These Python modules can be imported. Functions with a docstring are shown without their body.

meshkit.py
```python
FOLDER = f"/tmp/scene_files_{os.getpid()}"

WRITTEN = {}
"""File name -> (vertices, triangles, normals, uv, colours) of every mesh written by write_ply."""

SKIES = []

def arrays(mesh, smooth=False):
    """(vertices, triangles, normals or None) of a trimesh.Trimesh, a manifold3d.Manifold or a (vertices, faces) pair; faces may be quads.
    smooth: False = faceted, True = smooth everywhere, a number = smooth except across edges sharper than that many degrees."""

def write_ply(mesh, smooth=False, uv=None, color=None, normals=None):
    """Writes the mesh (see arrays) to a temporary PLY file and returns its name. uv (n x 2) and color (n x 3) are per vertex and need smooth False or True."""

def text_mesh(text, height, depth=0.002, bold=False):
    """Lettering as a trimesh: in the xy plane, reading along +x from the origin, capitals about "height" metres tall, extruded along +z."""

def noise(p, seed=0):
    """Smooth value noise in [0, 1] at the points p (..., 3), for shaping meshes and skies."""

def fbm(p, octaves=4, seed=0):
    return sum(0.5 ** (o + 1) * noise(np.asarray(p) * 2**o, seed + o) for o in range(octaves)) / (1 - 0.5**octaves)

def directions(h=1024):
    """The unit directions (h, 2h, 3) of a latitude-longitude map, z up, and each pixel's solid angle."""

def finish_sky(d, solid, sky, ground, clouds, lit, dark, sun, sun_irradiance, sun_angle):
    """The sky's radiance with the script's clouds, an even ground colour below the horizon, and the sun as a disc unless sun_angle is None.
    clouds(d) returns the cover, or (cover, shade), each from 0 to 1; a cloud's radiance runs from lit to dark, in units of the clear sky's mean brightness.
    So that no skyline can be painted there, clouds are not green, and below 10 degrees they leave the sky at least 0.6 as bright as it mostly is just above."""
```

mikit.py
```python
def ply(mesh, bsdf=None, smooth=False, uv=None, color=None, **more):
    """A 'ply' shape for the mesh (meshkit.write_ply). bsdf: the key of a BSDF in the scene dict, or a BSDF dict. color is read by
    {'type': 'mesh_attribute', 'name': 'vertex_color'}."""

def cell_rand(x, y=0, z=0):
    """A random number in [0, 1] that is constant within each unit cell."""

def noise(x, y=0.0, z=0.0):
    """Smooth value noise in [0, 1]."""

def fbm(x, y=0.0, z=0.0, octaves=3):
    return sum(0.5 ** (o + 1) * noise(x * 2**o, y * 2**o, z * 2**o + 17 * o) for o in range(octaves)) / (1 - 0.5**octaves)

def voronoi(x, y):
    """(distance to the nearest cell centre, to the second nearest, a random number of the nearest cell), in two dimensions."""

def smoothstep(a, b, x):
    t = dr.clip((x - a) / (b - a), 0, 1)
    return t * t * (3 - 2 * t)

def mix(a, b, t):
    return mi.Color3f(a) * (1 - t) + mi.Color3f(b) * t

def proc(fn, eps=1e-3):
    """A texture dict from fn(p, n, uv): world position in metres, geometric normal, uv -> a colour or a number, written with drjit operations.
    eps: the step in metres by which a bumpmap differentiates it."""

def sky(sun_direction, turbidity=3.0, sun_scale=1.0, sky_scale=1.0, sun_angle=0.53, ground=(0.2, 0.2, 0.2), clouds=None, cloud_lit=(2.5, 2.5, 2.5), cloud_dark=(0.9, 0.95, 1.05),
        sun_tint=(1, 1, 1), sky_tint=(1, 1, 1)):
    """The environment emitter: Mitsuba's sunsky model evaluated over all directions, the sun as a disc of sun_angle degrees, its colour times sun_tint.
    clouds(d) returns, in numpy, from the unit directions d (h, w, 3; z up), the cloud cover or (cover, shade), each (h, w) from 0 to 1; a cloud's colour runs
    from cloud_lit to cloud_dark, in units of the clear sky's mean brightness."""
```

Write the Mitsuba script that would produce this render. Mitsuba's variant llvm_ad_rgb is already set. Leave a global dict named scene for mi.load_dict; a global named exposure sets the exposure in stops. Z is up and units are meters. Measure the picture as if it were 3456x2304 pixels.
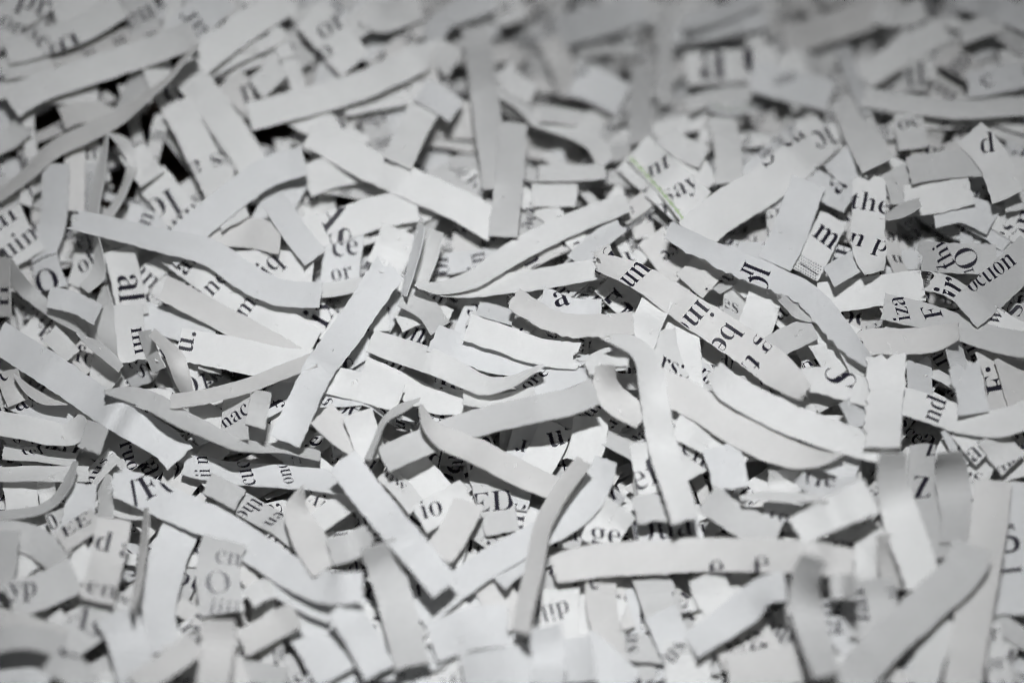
"""A heap of shredded printed paper, seen close up under a camera flash. Lengths in this script are millimetres until the meshes are written in metres."""
import math
import numpy as np
import trimesh
import mitsuba as mi
import mikit
import meshkit
from shapely import affinity
from shapely.geometry import Polygon, box

T = mi.ScalarTransform4f
scene, labels = {}, {}

# ---------------------------------------------------------------- camera, light, exposure
ELEVATION, DISTANCE, FRAME = 58.0, 330.0, 128.0          # degrees above the heap, mm to its middle, mm across the frame there
_e = math.radians(ELEVATION)
EYE = np.array([0.0, -DISTANCE * math.cos(_e), DISTANCE * math.sin(_e)])
VIEW = -EYE / DISTANCE
UP = np.array([0.0, math.sin(_e), math.cos(_e)])
scene['camera'] = {
    'type': 'thinlens', 'fov': math.degrees(2 * math.atan(FRAME / 2 / DISTANCE)), 'fov_axis': 'x',
    'to_world': T().look_at(origin=(EYE * 1e-3).tolist(), target=[0, 0, 0], up=UP.tolist()),
    'aperture_radius': 0.0063, 'focus_distance': (DISTANCE - 5.0) * 1e-3, 'near_clip': 0.02, 'far_clip': 10.0}
exposure = 1.23

# the flash over the lens: a narrow beam that falls off towards the corners
FLASH = EYE + UP * 125 + VIEW * 15
_aim = np.array([-3.0, -15.0, 0]) - FLASH
_aim /= np.linalg.norm(_aim)
FLASH_POWER = 0.155
for _k, (_dx, _dy) in enumerate([(-12, 0), (12, 0), (-4, 5), (4, -5), (0, 0)]):      # its window, as five small beams
    _from = FLASH + np.array([_dx, 0.0, 0.0]) + UP * _dy
    scene[f'flash_beam_{_k}'] = {
        'type': 'spot', 'to_world': T().look_at(origin=(_from * 1e-3).tolist(), target=((_from + _aim * 100) * 1e-3).tolist(), up=UP.tolist()),
        'beam_width': 5.0, 'cutoff_angle': 23.5, 'intensity': {'type': 'rgb', 'value': [FLASH_POWER / 5 * _c for _c in (0.985, 1.0, 1.015)]}}
# the dim room round it
scene['room_light'] = {'type': 'constant', 'radiance': {'type': 'rgb', 'value': [0.012, 0.0125, 0.013]}}

# ---------------------------------------------------------------- materials


def paper(r, g, b, seed):
    def colour(p, n, uv):
        q = p * 1000.0
        grain = mikit.fbm(q.x * 5 + seed, q.y * 5, q.z * 5, octaves=2)
        cloud = mikit.noise(q.x * 0.55 + seed, q.y * 0.55, q.z * 0.55)
        speck = mikit.smoothstep(0.93, 0.97, mikit.noise(q.x * 3.1 + seed * 3, q.y * 3.1, q.z * 3.1))
        v = 0.955 + 0.05 * grain + 0.035 * cloud - 0.10 * speck
        return mi.Color3f(r * v, g * v, b * v)

    return {'type': 'twosided', 'bsdf': {'type': 'principled', 'base_color': mikit.proc(colour), 'roughness': 0.72, 'specular': 0.28}}


PAPERS = ['paper_white', 'paper_cool', 'paper_warm', 'paper_grey']
scene['paper_white'] = paper(0.70, 0.70, 0.692, 1.0)
scene['paper_cool'] = paper(0.64, 0.645, 0.648, 5.0)
scene['paper_warm'] = paper(0.62, 0.613, 0.602, 9.0)
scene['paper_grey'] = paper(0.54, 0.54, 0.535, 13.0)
scene['ink_black'] = {'type': 'twosided', 'bsdf': {'type': 'principled', 'base_color': {'type': 'rgb', 'value': [0.013, 0.012, 0.022]}, 'roughness': 0.55, 'specular': 0.3}}
scene['ink_faint'] = {'type': 'twosided', 'bsdf': {'type': 'diffuse', 'reflectance': {'type': 'rgb', 'value': [0.24, 0.24, 0.25]}}}
scene['ink_green'] = {'type': 'twosided', 'bsdf': {'type': 'diffuse', 'reflectance': {'type': 'rgb', 'value': [0.30, 0.46, 0.16]}}}
scene['box_card'] = {'type': 'twosided', 'bsdf': {'type': 'diffuse', 'reflectance': {'type': 'rgb', 'value': [0.05, 0.04, 0.033]}}}

# ---------------------------------------------------------------- the shape of the heap


def heap_top(x, y):
    """Height of the heap's mean surface: rising to the right and at the far left, falling away at the far right."""
    u, v = x / 64.0, y / 50.0
    z = 21.0 * np.exp(-((u + 0.95) ** 2 + (v - 1.0) ** 2) / 0.55)
    z = z - 34.0 * np.exp(-((u - 0.6) ** 2 / 0.75 + (v - 1.3) ** 2 / 0.33)) + 7.0 * np.clip(u, -1.4, 1.4) * np.clip(0.75 + 0.6 * v, 0.2, 1)
    z = z + 4.5 * np.clip(-v - 0.35, 0, 1.2) ** 1.4
    z = z + 1.2 * np.sin(u * 4.1 + 1.0) * np.cos(v * 3.3) + 0.9 * np.sin(u * 7.3 + v * 5.1)
    return z + 3.0 - 6.0 * np.clip(np.hypot(u, v) - 1.5, 0, 3)


def curve(points, spacing):
    """Points evenly spaced along the Catmull-Rom spline through POINTS (n, k); the first three columns set the distance."""
    p = np.asarray(points, float)
    if len(p) > 2:
        a = np.vstack([2 * p[0] - p[1], p, 2 * p[-1] - p[-2]])
        t = np.linspace(0, 1, 13)[:-1, None]
        out = []
        for i in range(len(p) - 1):
            p0, p1, p2, p3 = a[i:i + 4]
            out.append(0.5 * (2 * p1 + (p2 - p0) * t + (2 * p0 - 5 * p1 + 4 * p2 - p3) * t ** 2 + (3 * p1 - p0 - 3 * p2 + p3) * t ** 3))
        p = np.vstack(out + [p[-1:]])
    k = min(3, p.shape[1])
    s = np.r_[0, np.cumsum(np.linalg.norm(np.diff(p[:, :k], axis=0), axis=1))]
    n = max(4, int(round(s[-1] / spacing)) + 1)
    at = np.linspace(0, s[-1], n)
    return np.stack([np.interp(at, s, c) for c in p.T], 1)


def blur(a, sigma):
    r = max(1, int(3 * sigma))
    w = np.exp(-0.5 * (np.arange(-r, r + 1) / sigma) ** 2)
    return np.convolve(np.pad(a, r, mode='edge'), w / w.sum(), 'valid')


def drape(need, sigma, rounds=10):
    """A stiff strip laid over the heights NEED: it touches the high points and spans the gaps."""
    e = need.copy()
    for _ in range(rounds):
        e = np.maximum(blur(e, sigma), need)
    e = blur(e, max(0.8, sigma * 0.35))
    return e + max(0.0, float(np.percentile(need - e, 97)))


def bottom_strips(count=4200, seed=11):
    """The strips that make the body of the heap, dropped one by one on what lies there: a list of (left edge, right edge) polylines."""
    rng = np.random.default_rng(seed)
    x0, y0, step, nx, ny = -105.0, -100.0, 0.5, 420, 420
    gx, gy = np.meshgrid(x0 + step * np.arange(nx), y0 + step * np.arange(ny), indexing='ij')
    top = heap_top(gx, gy)
    h = top - 15.0
    low = 4.8 + 8.0 * np.exp(-((gx / 64 + 0.75) ** 2 / 0.5 + (gy / 50 - 0.7) ** 2 / 0.3))
    found = []

    def cell(p):
        return np.clip(((p[..., 0] - x0) / step).astype(int), 0, nx - 1), np.clip(((p[..., 1] - y0) / step).astype(int), 0, ny - 1)

    for k in range(count):
        c = np.stack([rng.uniform(-98, 98, 9), rng.uniform(-90, 98, 9)], 1)
        i, j = cell(c)
        c = c[np.argmin(h[i, j] - top[i, j] + low[i, j])]
        i, j = cell(c)
        if h[i, j] > top[i, j] - low[i, j]:
            if k > count * 0.6:
                break
            continue
        length, width = rng.uniform(10, 36), rng.choice([1.5, 2.1, 2.8, 3.5, 4.1])
        a, bend = rng.uniform(0, 2 * np.pi), rng.normal(0, 0.018)
        n = max(6, int(length / 1.0))
        s = np.linspace(-length / 2, length / 2, n)
        heading = a + bend * s
        p = c + np.cumsum(np.stack([np.cos(heading), np.sin(heading)], 1), 0) * (s[1] - s[0])
        p -= p[n // 2] - c
        side = np.stack([-np.sin(heading), np.cos(heading)], 1) * width / 2
        tilt = rng.normal(0, 0.38) * np.cos(np.linspace(0, rng.uniform(0, 4), n) + rng.uniform(0, 6)) * width / 2
        ts = np.linspace(-1, 1, 7)
        q = p[:, None] + ts[None, :, None] * side[:, None]
        i, j = cell(q)
        need = (h[i, j] + 0.2 - ts * tilt[:, None]).max(1)
        z = drape(need, 2.2 / (s[1] - s[0]), 5)
        z = z + rng.uniform(0, 1.6) * ((s - rng.uniform(-1, 1) * length / 2) / length) ** 2
        for f in np.linspace(0, 1, 3)[:-1]:
            qq = q[:-1] * (1 - f) + q[1:] * f
            i, j = cell(qq)
            np.maximum.at(h, (i, j), (z[:-1] * (1 - f) + z[1:] * f)[:, None] + ts * tilt[:-1, None])
        left = np.c_[p + side, z + tilt]
        right = np.c_[p - side, z - tilt]
        found.append((left, right))
    bottom_strips.left = h - top
    return found


# ---------------------------------------------------------------- one strip of paper


class Strip:
    """A strip between two edge polylines LEFT and RIGHT (n, 3): its surface by distance s along it and distance q to the left of its middle line."""

    def __init__(self, left, right, seed, spacing=0.6, cup=0.10, wave=0.05):
        left, right = np.asarray(left, float), np.asarray(right, float)
        rng = self.rng = np.random.default_rng(seed)
        c = curve(np.hstack([(left + right) / 2, (left - right) / 2]), spacing)
        self.c, self.h = c[:, :3], c[:, 3:6]
        self.s = np.r_[0, np.cumsum(np.linalg.norm(np.diff(self.c, axis=0), axis=1))]
        self.half = np.linalg.norm(self.h, axis=1)
        t = np.gradient(self.c, axis=0)
        n = np.cross(t, self.h)
        self.n = n / (np.linalg.norm(n, axis=1, keepdims=True) + 1e-12)
        self.t = t / (np.linalg.norm(t, axis=1, keepdims=True) + 1e-12)
        x = self.s / 4.0
        self.cup = cup * rng.normal() * np.sin(x * rng.uniform(0.3, 0.8) + rng.uniform(0, 6)) + 0.05 * rng.normal()
        self.wave = wave * (np.sin(x * rng.uniform(1.2, 2.6) + rng.uniform(0, 6)) + 0.6 * np.sin(x * rng.uniform(3.5, 6.0) + rng.uniform(0, 6)))

    def at(self, s, v, lift=0.0):
        """The points at s (mm) and v (-1 the right edge, 1 the left)."""
        s, v = np.broadcast_arrays(np.asarray(s, float), np.asarray(v, float))
        pick = lambda a: np.stack([np.interp(s, self.s, col) for col in a.T], -1)  # noqa: E731
        over = np.where(s < 0, s, np.where(s > self.s[-1], s - self.s[-1], 0.0))
        up = np.interp(s, self.s, self.cup) * (1 - v * v) + np.interp(s, self.s, self.wave) + lift
        return pick(self.c) + pick(self.t) * over[..., None] + pick(self.h) * v[..., None] + pick(self.n) * up[..., None]

    def width(self, s):
        return 2 * np.interp(s, self.s, self.half)

    def mesh(self, columns=7, torn=(False, False), torn_edge=False, thick=0.10, fibres=True):
        """(vertices, triangles) of the closed sheet, its edges a little ragged, its torn ends frayed."""
        rng, m = self.rng, columns
        n = len(self.s)
        v = np.linspace(-1, 1, m)
        s = np.repeat(self.s[:, None], m, 1)
        vv = np.repeat(v[None], n, 0)
        rag = rng.normal(0, 0.042, (n, 2)) / np.maximum(self.half[:, None], 0.3)
        if torn_edge:
            slow = np.interp(np.arange(n), np.linspace(0, n, max(4, n // 3)), rng.normal(0, 0.24, max(4, n // 3)))
            rag[:, 0] += (slow + rng.normal(0, 0.14, n)) / np.maximum(self.half, 0.3)
        vv[:, 0] += rag[:, 0]
        vv[:, -1] += rag[:, 1]
        for end, row, sign in ((0, 0, -1), (1, n - 1, 1)):
            skew, amount = rng.normal(0, 0.25), (0.36 if torn[end] else 0.06)
            s[row] += sign * (skew * v * 0.4 + rng.normal(0, amount, m))
        top = self.at(s, vv, thick / 2)
        low = self.at(s, vv, -thick / 2)
        grid = np.arange(n * m).reshape(n, m)
        quads = np.stack([grid[:-1, :-1], grid[1:, :-1], grid[1:, 1:], grid[:-1, 1:]], -1).reshape(-1, 4)[:, ::-1]
        ring = np.r_[grid[:, 0], grid[-1, 1:], grid[-2::-1, -1], grid[0, -2:0:-1]]
        a, b = top.reshape(-1, 3), low.reshape(-1, 3)
        k = len(a)
        rim = np.vstack([a[ring], b[ring]])
        i = np.arange(len(ring))
        j = np.roll(i, -1)
        sides = np.stack([i, j, j + len(ring), i + len(ring)], -1) + 2 * k
        quads = np.vstack([quads, quads[:, ::-1] + k, sides])
        verts = [a, b, rim]
        tris = [np.vstack([quads[:, [0, 1, 2]], quads[:, [0, 2, 3]]])]
        if fibres:
            hairs = [(rng.uniform(-1, 1, 40 * torn[e]), np.full(40 * torn[e], self.s[-1] * e), (2 * e - 1.0)) for e in (0, 1)]
            base = 2 * k + 2 * len(ring)
            spots = [(ss, x, d, 0.0) for xs, sss, d in hairs for x, ss in zip(xs, sss)]
            if torn_edge:
                spots += [(ss, -1.0, 0.0, -1.0) for ss in rng.uniform(0, self.s[-1], int(self.s[-1] * 7))]
            spots += [(ss, side, 0.0, side) for ss, side in zip(rng.uniform(0, self.s[-1], int(self.s[-1] * 0.5)), rng.choice([-1.0, 1.0], int(self.s[-1] * 0.5)))]
            for ss, x, ds, dq in spots:
                length, w = abs(rng.normal(0.18, 0.16)) + 0.06, 0.03
                half = max(0.3, float(np.interp(ss, self.s, self.half)))
                along, across = ds * length + rng.normal(0, 0.5) * length, (dq * length + rng.normal(0, 0.5) * length) / half
                lift = rng.normal(0, 0.10)
                p = self.at([ss - ds * 0.25, ss - ds * 0.25 + w, ss + along * 0.6, ss + along], [x - dq * 0.12 / half, x - dq * 0.12 / half + w / half, x + across * 0.6 + w / half, x + across],
                            np.array([0.0, 0, lift * 0.6, lift]))
                verts.append(p)
                tris.append(np.array([[0, 1, 2], [0, 2, 3]]) + base)
                base += 4
        return np.vstack(verts), np.vstack(tris)


GLYPHS = {}


def glyph(ch):
    if ch not in GLYPHS:
        shapes, adv = [], 0.25
        if ch in FONT:
            first, *polys = FONT[ch].split('|')
            adv = int(first) / 500
            for p in polys:
                rings = [[tuple(int(c) / 500 for c in xy.split(',')) for xy in ring.split()] for ring in p.split('/')]
                shapes.append(Polygon(rings[0], rings[1:]).buffer(0))
        GLYPHS[ch] = (shapes, adv)
    return GLYPHS[ch]


def ink(strip, marks):
    """(vertices, triangles) of the print on a strip, as a film on its upper face. A mark is (text, s, q, degrees, em, heavy); '_' a rule, '#' a dotted tint."""
    polys, length, half = [], strip.s[-1], float(np.median(strip.half))
    for text, s0, q0, angle, em, heavy in marks:
        if text == '_':
            polys.append(affinity.translate(affinity.rotate(box(0, -0.09, em, 0.09), angle, origin=(0, 0)), s0, q0))
        elif text == '#':
            for i, s in enumerate(np.arange(s0, angle, 0.40)):
                polys += [Polygon([(s + 0.11 * math.cos(a), q + 0.11 * math.sin(a)) for a in np.arange(6) * math.pi / 3]) for q in np.arange(q0 + 0.2 * (i % 2), em, 0.40)]
        else:
            x = 0.0
            for ch in text:
                shapes, adv = glyph(ch)
                for g in shapes:
                    if heavy:
                        g = g.buffer(0.006, join_style=2)
                    g = affinity.affine_transform(g, [em, 0, 0, em, x * em, 0])
                    polys.append(affinity.translate(affinity.rotate(g, angle, origin=(0, 0)), s0, q0))
                x += adv
    frame = box(0.05, -half + 0.03, length - 0.05, half - 0.03)
    verts, tris, base = [], [], 0
    for g in polys:
        if not g.intersects(frame):
            continue
        g = g.intersection(frame)
        a, b = g.bounds[0], g.bounds[2]
        cuts = np.linspace(a, b, max(2, int(math.ceil((b - a) / 0.7)) + 1))
        for c0, c1 in zip(cuts[:-1], cuts[1:]):
            part = g.intersection(box(c0, -9, c1, 9)) if len(cuts) > 2 else g
            for piece in getattr(part, 'geoms', [part]):
                if piece.geom_type != 'Polygon' or piece.area < 1e-3:
                    continue
                xy, f = trimesh.creation.triangulate_polygon(piece, engine='earcut')
                if len(f) == 0:
                    continue
                verts.append(strip.at(xy[:, 0], xy[:, 1] / np.maximum(strip.width(xy[:, 0]) / 2, 0.05), 0.078))
                tris.append(np.asarray(f) + base)
                base += len(xy)
    return (np.vstack(verts), np.vstack(tris)) if verts else None


def metres(vf):
    return trimesh.Trimesh(vf[0] * 1e-3, vf[1], process=False)


def joined(parts):
    at = np.cumsum([0] + [len(v) for v, _ in parts])
    return np.vstack([v for v, _ in parts]), np.vstack([f + a for (_, f), a in zip(parts, at)])


FONT = {
    'a': '246|23,39 25,71 43,96 72,115 155,147 155,198 150,212 141,221 124,227 97,228 76,220 70,214 70,207 85,176 80,161 63,150 42,155 33,169 33,194 40,209 65,228 107,240 153,237 187,224 197,214 210,181 210,39 217,29 235,28 237,24 206,3 184,0 168,6 156,28 144,30 101,5 64,0 43,9 30,21/80,76 86,40 94,32 106,27 125,29 141,37 154,50 154,130 142,132 123,126 106,118 88,100',
    'b': '258|13,332 13,340 95,340 97,212 112,211 127,225 147,235 173,237 200,228 222,209 232,194 242,169 247,141 245,94 230,54 220,39 193,15 166,3 137,0 100,15 85,26 75,28 40,4 40,306 37,319 29,328/97,44 103,25 126,12 153,14 164,20 180,39 190,89 190,151 185,179 177,197 159,212 126,214 111,208 97,191 95,183',
    'c': '210|23,139 33,174 48,199 82,228 119,240 143,240 173,230 195,209 200,191 195,169 183,160 169,160 158,169 153,189 155,211 146,223 118,228 100,221 85,204 77,178 75,153 77,109 93,63 117,39 135,33 167,32 190,41 202,51 202,46 175,20 138,3 107,0 70,15 45,39 30,66 23,94',
    'd': '265|23,91 23,141 28,166 38,191 55,216 70,228 102,240 126,237 140,230 156,216 172,218 173,314 163,326 138,333 138,340 230,340 230,44 241,27 255,23 255,15 219,12 173,3 172,24 160,28 128,5 111,0 87,3 60,17 43,36 30,61/80,148 87,49 102,29 115,23 137,23 148,27 165,41 173,57 173,191 156,211 139,217 118,217 99,208 93,199 85,181',
    'e': '217|23,96 23,144 33,179 53,209 70,223 97,235 126,237 158,228 185,204 200,169 202,130 89,130 80,126 80,104 87,74 98,55 114,42 135,35 162,35 188,47 202,61 205,59 182,29 160,12 136,3 104,0 72,12 48,34 38,49/85,204 82,147 148,145 157,148 155,201 150,215 141,223 113,228 97,221',
    'f': '154|18,3 18,10 42,20 48,45 48,203 41,207 20,208 20,227 47,231 48,284 58,309 68,321 89,335 117,342 141,342 158,337 170,331 187,309 187,284 180,272 159,268 150,274 145,284 145,299 155,323 147,331 125,333 114,328 108,322 102,306 103,231 110,227 145,227 145,208 110,207 102,203 102,34 111,17 140,10 140,3',
    'g': '234|18,-61 23,-41 55,-20 28,6 25,14 28,36 45,59 80,79 50,99 28,129 25,174 38,199 60,218 104,232 131,232 170,222 227,222 227,200 202,200 195,196 210,159 207,129 197,109 175,90 151,80 90,76 78,70 67,55 68,45 87,33 156,32 186,27 208,18 220,6 227,-16 227,-41 220,-61 198,-83 171,-95 131,-102 89,-102 42,-90 23,-74/50,-64 61,-78 82,-87 146,-90 174,-84 191,-75 203,-61 203,-42 193,-32 173,-25 69,-25 48,-46/80,129 85,103 103,89 128,88 138,92 147,100 155,124 155,186 147,209 138,218 125,222 105,222 85,207 77,178',
    'h': '273|20,3 20,10 30,11 42,20 48,40 48,298 42,317 23,328 23,335 102,335 103,200 120,199 140,220 174,235 188,235 210,228 220,220 232,201 237,184 237,37 240,23 249,14 262,10 262,3 158,3 158,10 177,18 183,32 183,178 173,198 163,202 140,203 119,193 102,173 102,29 111,14 127,10 127,3',
    'i': '142|20,3 20,10 42,18 48,37 48,193 42,212 32,219 23,220 23,227 102,227 102,32 108,18 127,10 127,3|45,299 48,324 64,340 86,340 102,324 102,291 86,275 72,273 60,277 50,286',
    'j': '150|-35,-54 -27,-31 -16,-25 -7,-25 5,-31 12,-44 10,-61 0,-77 3,-85 14,-90 33,-90 50,-79 55,-60 55,198 44,216 25,220 25,227 110,227 110,-39 97,-71 80,-88 61,-97 19,-102 -15,-89 -27,-76|53,289 50,319 55,329 69,340 88,340 107,321 107,294 100,282 83,273 65,277',
    'k': '258|20,3 20,10 35,14 45,23 48,37 48,301 42,320 32,326 23,328 23,335 102,335 103,128 111,125 121,127 187,196 190,205 187,212 174,219 160,220 160,227 250,227 250,220 231,217 206,203 161,157 160,149 253,20 272,10 272,3 165,3 165,10 185,18 185,29 132,105 121,108 102,98 102,29 111,14 127,10 127,3',
    'l': '142|20,3 20,10 42,18 48,37 48,301 42,320 23,328 23,335 102,335 102,32 108,18 127,10 127,3',
    'm': '398|20,3 20,10 30,11 42,20 48,40 48,191 42,210 23,220 23,227 102,227 102,201 111,197 121,199 150,228 172,235 186,235 210,225 222,214 231,195 237,193 249,194 263,214 282,228 304,235 336,230 355,214 367,176 367,29 376,14 392,10 392,3 288,3 288,10 304,14 313,29 313,178 303,198 294,202 272,203 256,198 235,176 235,27 244,14 257,10 257,3 155,3 155,10 171,14 180,29 180,178 171,198 160,202 137,203 116,193 102,173 102,27 111,14 125,10 125,3',
    'n': '273|20,3 20,10 30,11 42,20 48,40 48,191 42,210 23,220 23,227 102,227 102,204 111,200 121,202 147,225 174,235 198,232 220,220 232,201 237,184 237,37 240,23 249,14 262,10 262,3 158,3 158,10 177,18 183,32 183,178 173,198 163,202 140,203 119,193 102,173 102,29 111,14 127,10 127,3',
    'o': '241|23,146 28,166 43,196 60,216 77,228 114,240 136,240 163,232 188,218 202,204 220,174 227,146 227,94 220,66 202,36 178,15 163,8 136,0 114,0 87,8 58,26 33,61 23,94/80,70 85,39 93,23 111,11 140,11 152,17 165,36 170,62 170,173 165,201 157,217 139,229 110,229 98,223 87,206 80,168',
    'p': '268|20,-97 20,-90 35,-86 42,-80 48,-55 48,193 42,217 23,227 23,232 100,232 100,209 110,205 119,207 138,229 154,237 178,240 205,230 227,211 240,191 252,149 250,84 232,39 210,15 176,0 152,3 119,24 103,22 105,-71 114,-83 140,-90 140,-97/105,51 116,32 140,22 168,27 188,51 195,87 195,156 187,192 169,212 157,215 136,214 124,208 105,186 102,178',
    'q': '261|23,131 30,164 43,191 77,225 104,237 133,240 155,233 183,216 193,215 203,217 230,236 230,-66 235,-82 255,-90 255,-97 138,-97 138,-90 160,-86 173,-74 175,24 158,27 135,7 113,0 87,3 62,15 48,29 33,54 23,91/82,86 88,53 93,42 110,29 123,25 145,25 159,32 170,43 175,57 175,188 172,204 161,221 144,227 120,227 101,218 93,207 80,158',
    'r': '207|20,3 20,10 42,18 48,37 48,193 42,212 32,219 23,220 23,227 100,227 100,194 111,190 119,192 130,209 157,230 181,235 193,230 202,221 207,209 207,186 200,175 182,168 173,171 153,193 132,195 113,180 105,163 102,37 111,17 127,11 140,10 140,3',
    's': '207|35,7 35,68 48,42 69,22 90,13 117,12 130,16 147,30 150,39 150,56 137,75 65,115 40,141 35,156 35,181 45,209 67,230 94,240 111,240 148,230 167,230 175,236 175,179 165,200 147,218 125,227 100,228 88,224 76,215 70,203 70,191 86,170 153,135 175,114 185,81 182,54 175,34 150,10 123,0 104,0 65,13 45,12',
    't': '164|23,215 23,226 62,265 100,313 100,236 108,232 147,232 147,215 108,215 100,211 100,52 106,38 116,32 139,33 155,48 137,19 111,3 72,3 60,9 48,26 43,51 43,211 38,215',
    'u': '270|15,225 15,232 97,232 97,54 110,34 120,30 144,30 169,42 178,55 178,203 166,221 148,225 148,232 232,232 232,52 235,38 245,29 260,25 260,18 211,12 178,4 178,29 166,33 159,31 138,12 106,0 89,0 65,9 53,21 43,51 40,208 31,221',
    'v': '220|5,220 5,227 115,227 115,220 96,216 87,202 128,93 139,90 147,93 188,199 184,210 177,216 160,220 160,227 220,227 220,220 201,210 188,187 112,-4 35,189 24,210',
    'w': '311|12,212 0,220 0,227 95,227 95,220 87,218 78,209 77,194 113,101 126,95 135,98 165,172 152,209 146,216 133,220 133,227 232,227 232,220 215,212 212,194 240,108 250,105 259,107 265,118 295,197 295,210 283,219 273,220 273,227 325,227 325,220 314,215 303,202 221,-2 178,134 165,140 157,138 153,132 100,-1 95,-1 20,199',
    'x': '229|10,3 10,9 31,19 57,45 98,100 95,110 35,202 10,217 10,227 117,227 117,220 98,212 97,201 125,155 136,152 152,160 183,204 176,216 158,220 158,227 225,227 225,221 204,211 178,185 140,135 208,28 219,14 230,10 230,3 123,3 123,10 144,18 145,28 115,80 102,85 88,77 55,29 58,17 80,10 80,3',
    'y': '215|3,-74 3,-56 8,-44 24,-33 42,-40 47,-49 47,-69 51,-73 65,-75 81,-71 102,-39 113,-5 35,187 24,207 5,220 5,227 112,227 112,220 90,212 87,197 128,91 138,87 146,89 150,96 185,197 182,212 169,219 158,220 158,227 215,227 215,220 195,205 185,182 115,-16 85,-79 63,-97 34,-102 15,-94',
    'z': '210|18,3 23,21 130,207 129,213 121,215 80,215 58,209 36,190 28,172 30,227 197,227 197,214 87,20 95,15 130,15 157,21 169,27 184,43 197,66 192,3',
    'A': '314|0,3 0,10 20,16 29,25 42,48 160,343 278,63 300,20 322,10 322,3 178,3 178,10 202,14 218,27 218,44 197,98 186,103 80,103 71,101 65,92 50,51 47,32 54,19 74,11 87,10 87,3/120,229 78,120 86,117 176,117 185,121 185,129 141,231 129,233',
    'B': '318|20,3 20,10 52,20 60,31 63,42 63,296 57,312 47,323 20,328 20,335 188,335 231,327 265,311 280,294 287,271 287,246 282,231 263,207 220,189 217,184 220,179 265,163 282,151 295,136 302,119 305,94 300,66 290,46 263,22 216,5/127,40 138,20 153,15 194,18 217,33 230,64 233,101 225,139 209,161 169,175 128,172/127,190 134,185 158,185 186,191 201,200 212,213 220,244 220,271 210,304 195,319 176,325 150,325 137,321 130,314 127,303',
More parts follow.
